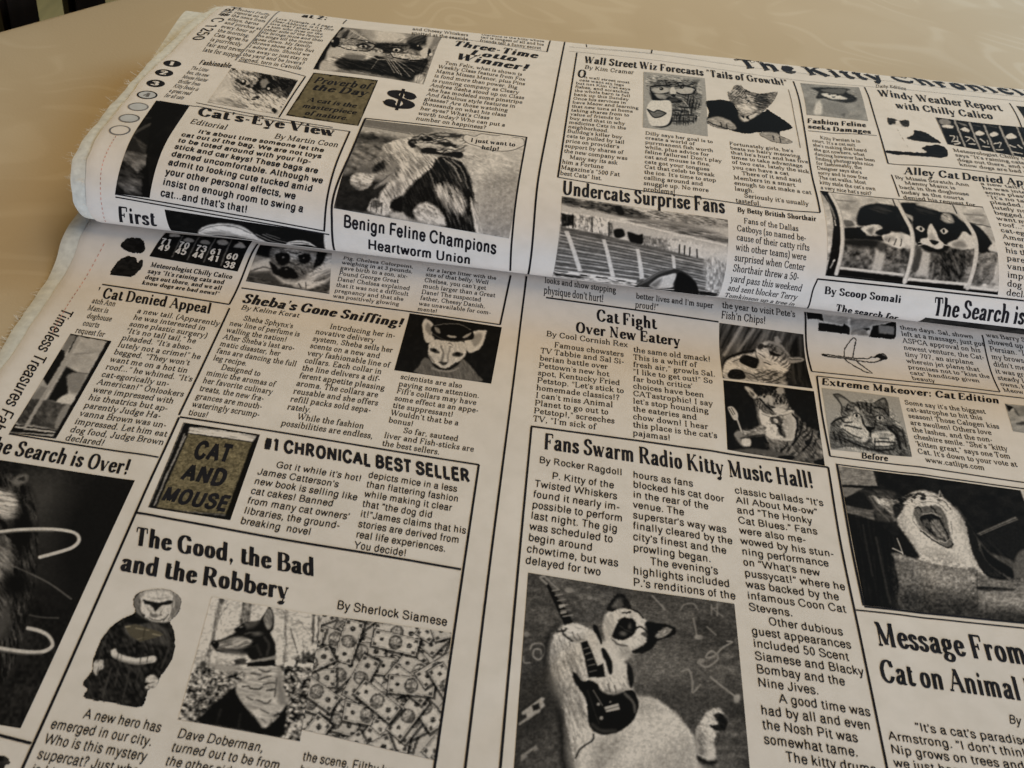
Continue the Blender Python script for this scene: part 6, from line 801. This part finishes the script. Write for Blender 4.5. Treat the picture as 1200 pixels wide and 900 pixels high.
('printed_photo','T',[(127.33,92.68),(199.11,92.6),(198.53,42.77),(125.6,42.27)],[(55,40),(1005,142.5),(1097.5,652.5),(85,540)],(1, 1, 1),'printed photo of a black and white cat peering through pale window bars','f .88;w .3;n .1 90 40;e .7 40 200 150 70 40;e .75 40 960 240 60 50;p .07 4 55 40 110 50 150 250 145 540 85 540 110 280 95 140;l .5 3 12 100 150 122 250;l .95 3 8 118 260 122 290;l .9 3 8 122 470 106 505;l .4 3 8 85 80 100 140;p .08 6 150 305 285 300 300 350 400 350 410 382 160 370;P .4 6 170 260 215 260 230 290 180 300;P .06 8 255 290 258 205 300 150 380 128 480 145 560 190 560 340 500 330 400 320 380 290;P .2 14 330 160 420 150 470 190 380 200;U .2 60 9 20 260 200 380 130 560 200 540 330;P .12 8 480 200 540 200 540 300 500 310;P .95 5 268 312 310 288 372 284 392 310 350 318 332 350 300 342;P .5 8 300 320 340 300 330 340;P .06 5 350 332 400 308 440 328 392 352;P .97 5 388 352 425 338 465 334 500 345 545 350 548 412 510 425 482 405 440 388 408 392;P .7 9 400 365 450 350 470 380 420 385;L .2 3 6 470 370 458 402;L .2 3 6 502 372 494 410;L .25 3 5 435 365 425 385;p .42 5 160 370 360 372 375 395 412 395 480 422 560 422 600 390 620 402 660 440 720 442 780 412 900 425 1090 440 1090 610 160 530;n .15 30 24;U .6 26 20 0 160 370 560 420 900 425 1090 440 1080 610 160 530;P .14 12 165 372 360 375 365 415 200 405;p .85 9 350 420 385 420 410 450 400 530 345 525;P .3 8 365 390 410 395 395 435 370 430;p .85 9 622 430 672 440 668 560 598 552;P .25 16 735 432 860 432 890 470 850 580 740 540;U .7 26 14 55 735 430 900 430 860 580 720 545;P .3 8 590 430 620 430 610 520 580 520;p .85 10 1062 470 1090 460 1090 610 1040 600;p .55 6 950 440 1050 450 1050 580 950 570;U .4 20 14 0 950 440 1050 450 1050 580 950 570;P .06 7 512 130 600 122 700 165 750 190 800 188 850 240 885 275 915 345 850 352 795 402 740 442 680 442 640 432 620 412 572 372 570 262 548 200;P .18 16 600 150 700 180 720 220 620 200;U .18 50 8 25 520 130 800 200 900 330 600 260;P .9 9 610 130 835 132 842 200 740 182;P .66 7 738 242 758 200 800 208 818 262 778 272;U .5 24 7 40 735 240 770 195 815 275;P .75 6 525 195 575 220 572 255;P .9 3 588 300 612 285 642 305 622 326;e .03 2 618 305 8 11;P .92 3 728 316 755 303 778 325 750 342;e .03 2 750 322 8 11;L .03 2 5 585 300 612 282 645 304;L .03 2 5 726 314 756 300 782 324;P .97 4 655 320 678 272 702 310 722 370 748 402 722 428 670 412 618 392 616 368 655 358;P .75 8 660 360 680 330 700 360 700 390;P .08 3 664 375 718 384 692 404;L .08 3 7 650 408 690 428 738 425;l .95 1.5 4 600 388 645 378;l .95 1.5 4 600 406 645 392;l .9 1.5 4 735 400 790 410;P .95 5 765 402 800 380 832 368 862 324 902 350 922 422 840 426;P .6 10 800 395 850 380 880 415 820 420;P .07 5 908 268 962 298 1035 408 1000 442 950 442 930 340;P .95 5 1008 432 1040 394 1092 398 1092 448;l .35 3 6 870 260 1085 302;L .55 6 8 130 110 250 118;L .55 6 10 870 205 1000 210;w .05;p .06 3 160 515 530 560 530 582 155 542;l .97 2 11 165 508 525 548;p .06 3 560 575 890 605 890 627 560 592;l .97 2 11 570 568 890 598;p .05 3 90 535 1100 640 1100 658 85 552;l .97 2 12 935 615 1085 632;L .97 3 22 112 60 150 200 160 400 145 530;L .7 3 4 122 60 160 200 170 400 156 530;L .05 2 6 478 95 495 180 530 250;L .97 3 24 497 100 530 220 565 330 565 450 545 580;L .66 3 4 510 100 542 220 576 330 576 450 556 580;L .93 3 24 845 145 880 240 930 360 935 480 915 615;L .05 2 6 826 135 840 200;L .05 2 12 1008 142 1050 250 1095 350 1110 450 1100 640;l .05 2 8 55 40 1010 145'),
('printed_photo','T',[(15.68,67.53),(84.41,63.72),(84.55,23.67),(15.36,24.72)],[(92.5,45),(1062.5,192.5),(1002.5,655),(35,535)],(1, 1, 1),'printed photo of stadium stands with a shiny dark helmet in front','f .86;w .25;P .34 9 95 50 250 78 460 108 605 182 500 192 300 146 95 102;U .6 26 11 10 95 50 460 110 590 180 300 150 95 100;P .1 6 400 110 440 110 450 160 410 160;P .62 10 620 140 1060 190 1060 240 800 222 620 182;U .5 24 8 10 600 130 1060 190 1060 240 620 190;P .56 12 500 190 800 220 1050 300 1040 345 760 282 500 222;U .45 60 7 10 480 190 1050 290 1040 345 500 230;l .97 2 5 520 120 660 180;l .97 3 12 90 155 500 220;l .97 3 12 500 222 1030 345;w .12;p .14 5 80 160 150 172 150 232 80 242;p .9 5 170 175 250 190 245 265 160 252;p .9 5 275 200 340 215 335 292 265 278;p .5 6 350 215 375 220 370 295 345 290;P .08 5 380 260 430 252 442 292 390 302;P .06 5 460 270 520 285 548 282 545 332 480 332;p .6 6 555 290 690 310 680 370 550 347;U .6 18 10 80 80 160 350 200 340 300 80 250;U .4 14 10 80 550 290 890 340 890 430 550 350;l .1 2 8 150 175 145 245;l .15 2 7 258 190 255 268;l .15 2 7 355 215 350 302;p .95 6 690 310 890 340 890 430 740 392;l .15 2 8 760 340 755 392;l .15 2 8 790 345 785 397;l .15 2 8 820 355 815 412;l .2 2 8 860 365 860 417;P .92 9 900 350 1030 370 1020 440 900 420;p .40 5 75 240 300 280 500 330 740 380 920 420 1000 450 990 640 540 560 40 480;l .72 2 8 70 285 520 370 940 450;l .68 2 8 65 318 530 400 960 480;l .72 2 8 60 352 530 428 960 510;l .72 2 8 60 388 530 456 960 540;l .76 2 8 55 422 530 484 950 570;l .76 2 8 50 450 530 510 950 600;l .6 2 5 72 268 520 354 930 432;l .6 2 5 65 302 530 385 950 464;l .55 2 5 62 335 530 414 950 494;l .6 2 5 60 370 530 442 950 524;l .6 2 5 55 405 530 470 950 555;U .22 40 7 10 75 240 920 420 980 640 60 470;p .95 3 95 265 120 265 205 480 180 480;p .95 3 310 310 330 310 395 510 370 510;p .95 3 505 360 525 360 562 515 537 525;p .95 3 710 390 730 400 740 470 720 460;p .93 5 925 420 945 430 950 590 920 580;P .75 14 900 430 1040 440 1000 600 950 600;U .4 20 10 80 900 420 1040 440 1000 620 950 610;p .97 4 45 470 300 500 520 530 520 550 300 522 45 487;l .3 2 8 50 480 120 488;l .2 2 9 200 505 230 508;l .25 2 9 290 515 350 522;l .25 2 9 420 535 450 540;p .22 7 40 492 200 512 280 552 60 522;P .85 9 70 520 200 540 290 560 150 550;P .8 10 200 530 520 560 500 592 300 572;U .5 24 8 10 40 485 520 540 520 590 40 535;w 0;P .2 3 518 578 545 545 580 515 640 478 700 462 770 472 840 515 872 560 882 640 760 626 640 600 530 602;P .9 4 598 565 640 515 690 498 742 490 732 545 728 575 640 585;P .5 12 600 560 660 520 640 580;P .05 5 752 490 820 510 868 560 880 638 760 622;P .4 5 525 575 570 525 640 480 720 466 640 495 580 540;L .6 2 4 560 530 640 478 720 464;l .06 3 12 530 600 740 602 900 642;l .97 2 7 540 590 740 594;w .2;U .5 14 8 0 880 600 1000 620 990 640 880 640;l .08 2 8 760 624 930 648;P .15 5 900 600 990 610 985 640 900 630;U .5 14 8 0 880 595 1000 610 985 645 880 635'),
('printed_photo','T',[(171.72,27.93),(232.64,28.31),(235.81,22.7),(170.33,23.52)],[(9.5,2),(175,21),(175,32),(0.5,11.5)],(1, 1, 1),'dark top edge of a printed picture running under the fold','f .2;n .3 20 4'),
]
for nm, ly, uv, dq, tint, lab, cmds in PICS:
    picture(nm, LAY[ly], ly, uv, dq, cmds, lab, tint)
# colour-test dots along the selvage
def dot(u, v, r, fill, ring, digit, dm=None):
    th = np.linspace(0, 2*math.pi, 33)[:-1]; P = np.stack([u+r*np.cos(th), v+r*np.sin(th)], 1)
    o = link_mesh('colour_dot', np.vstack([surf_top(P[:, 0], P[:, 1], .09), surf_top([u], [v], .09)]), [(i, (i+1) % 32, 32) for i in range(32)], fill, topo, False)
    if ring: rule('dot_ring', o, 'T', [(.75, np.vstack([P, P[:2]]).tolist())], ring)
    if digit:
        g = text_block('dot_numeral', o, 'T', (u-1.9, v-2.1), (u+1.9, v-2.1), (0, 6.0), [digit], 'sb', 1, (0, 0), m=dm)
DOTS = [(-159.89,152.93),(-160.9,141.23),(-161.85,128.95),(-162.56,116.15),(-163.22,102.96),(-163.91,90.4),(-164.84,78.62)]
for i, (u, v) in enumerate(DOTS):
    dot(u, v, 3.9, [M_INK, M_INK, M_INK, M_DOT, M_DOT, M_DOT, M_CLOTH][i], None if i < 3 else (M_INK if i == 3 else M_GREY), '1234'[i] if i < 4 else None, M_CLOTH if i < 3 else M_GREY)
# dashed red thread line along both selvages
RED = [('T',[(-165.13,73.42),(-166.11,61.27),(-166.29,51.65),(-165.37,41.48),(-164.58,33.65),(-164.05,25.1)]),('L',[(-172.18,85.56),(-174.02,72.38),(-174.82,54.97),(-173.76,34.62)])]
for ly, pts in RED:
    P = catmull(np.array(pts, float), 20); d = np.r_[0, np.cumsum(np.hypot(*np.diff(P, axis=0).T))]; paths = []
    s = 0.
    while s < d[-1]-1.2:
        e = s+1.1; paths.append((.35, [(np.interp(s, d, P[:, 0]), np.interp(s, d, P[:, 1])), (np.interp(e, d, P[:, 0]), np.interp(e, d, P[:, 1]))])); s += 2.3
    rule('red_guide_line', LAY[ly], ly, paths, M_RED)
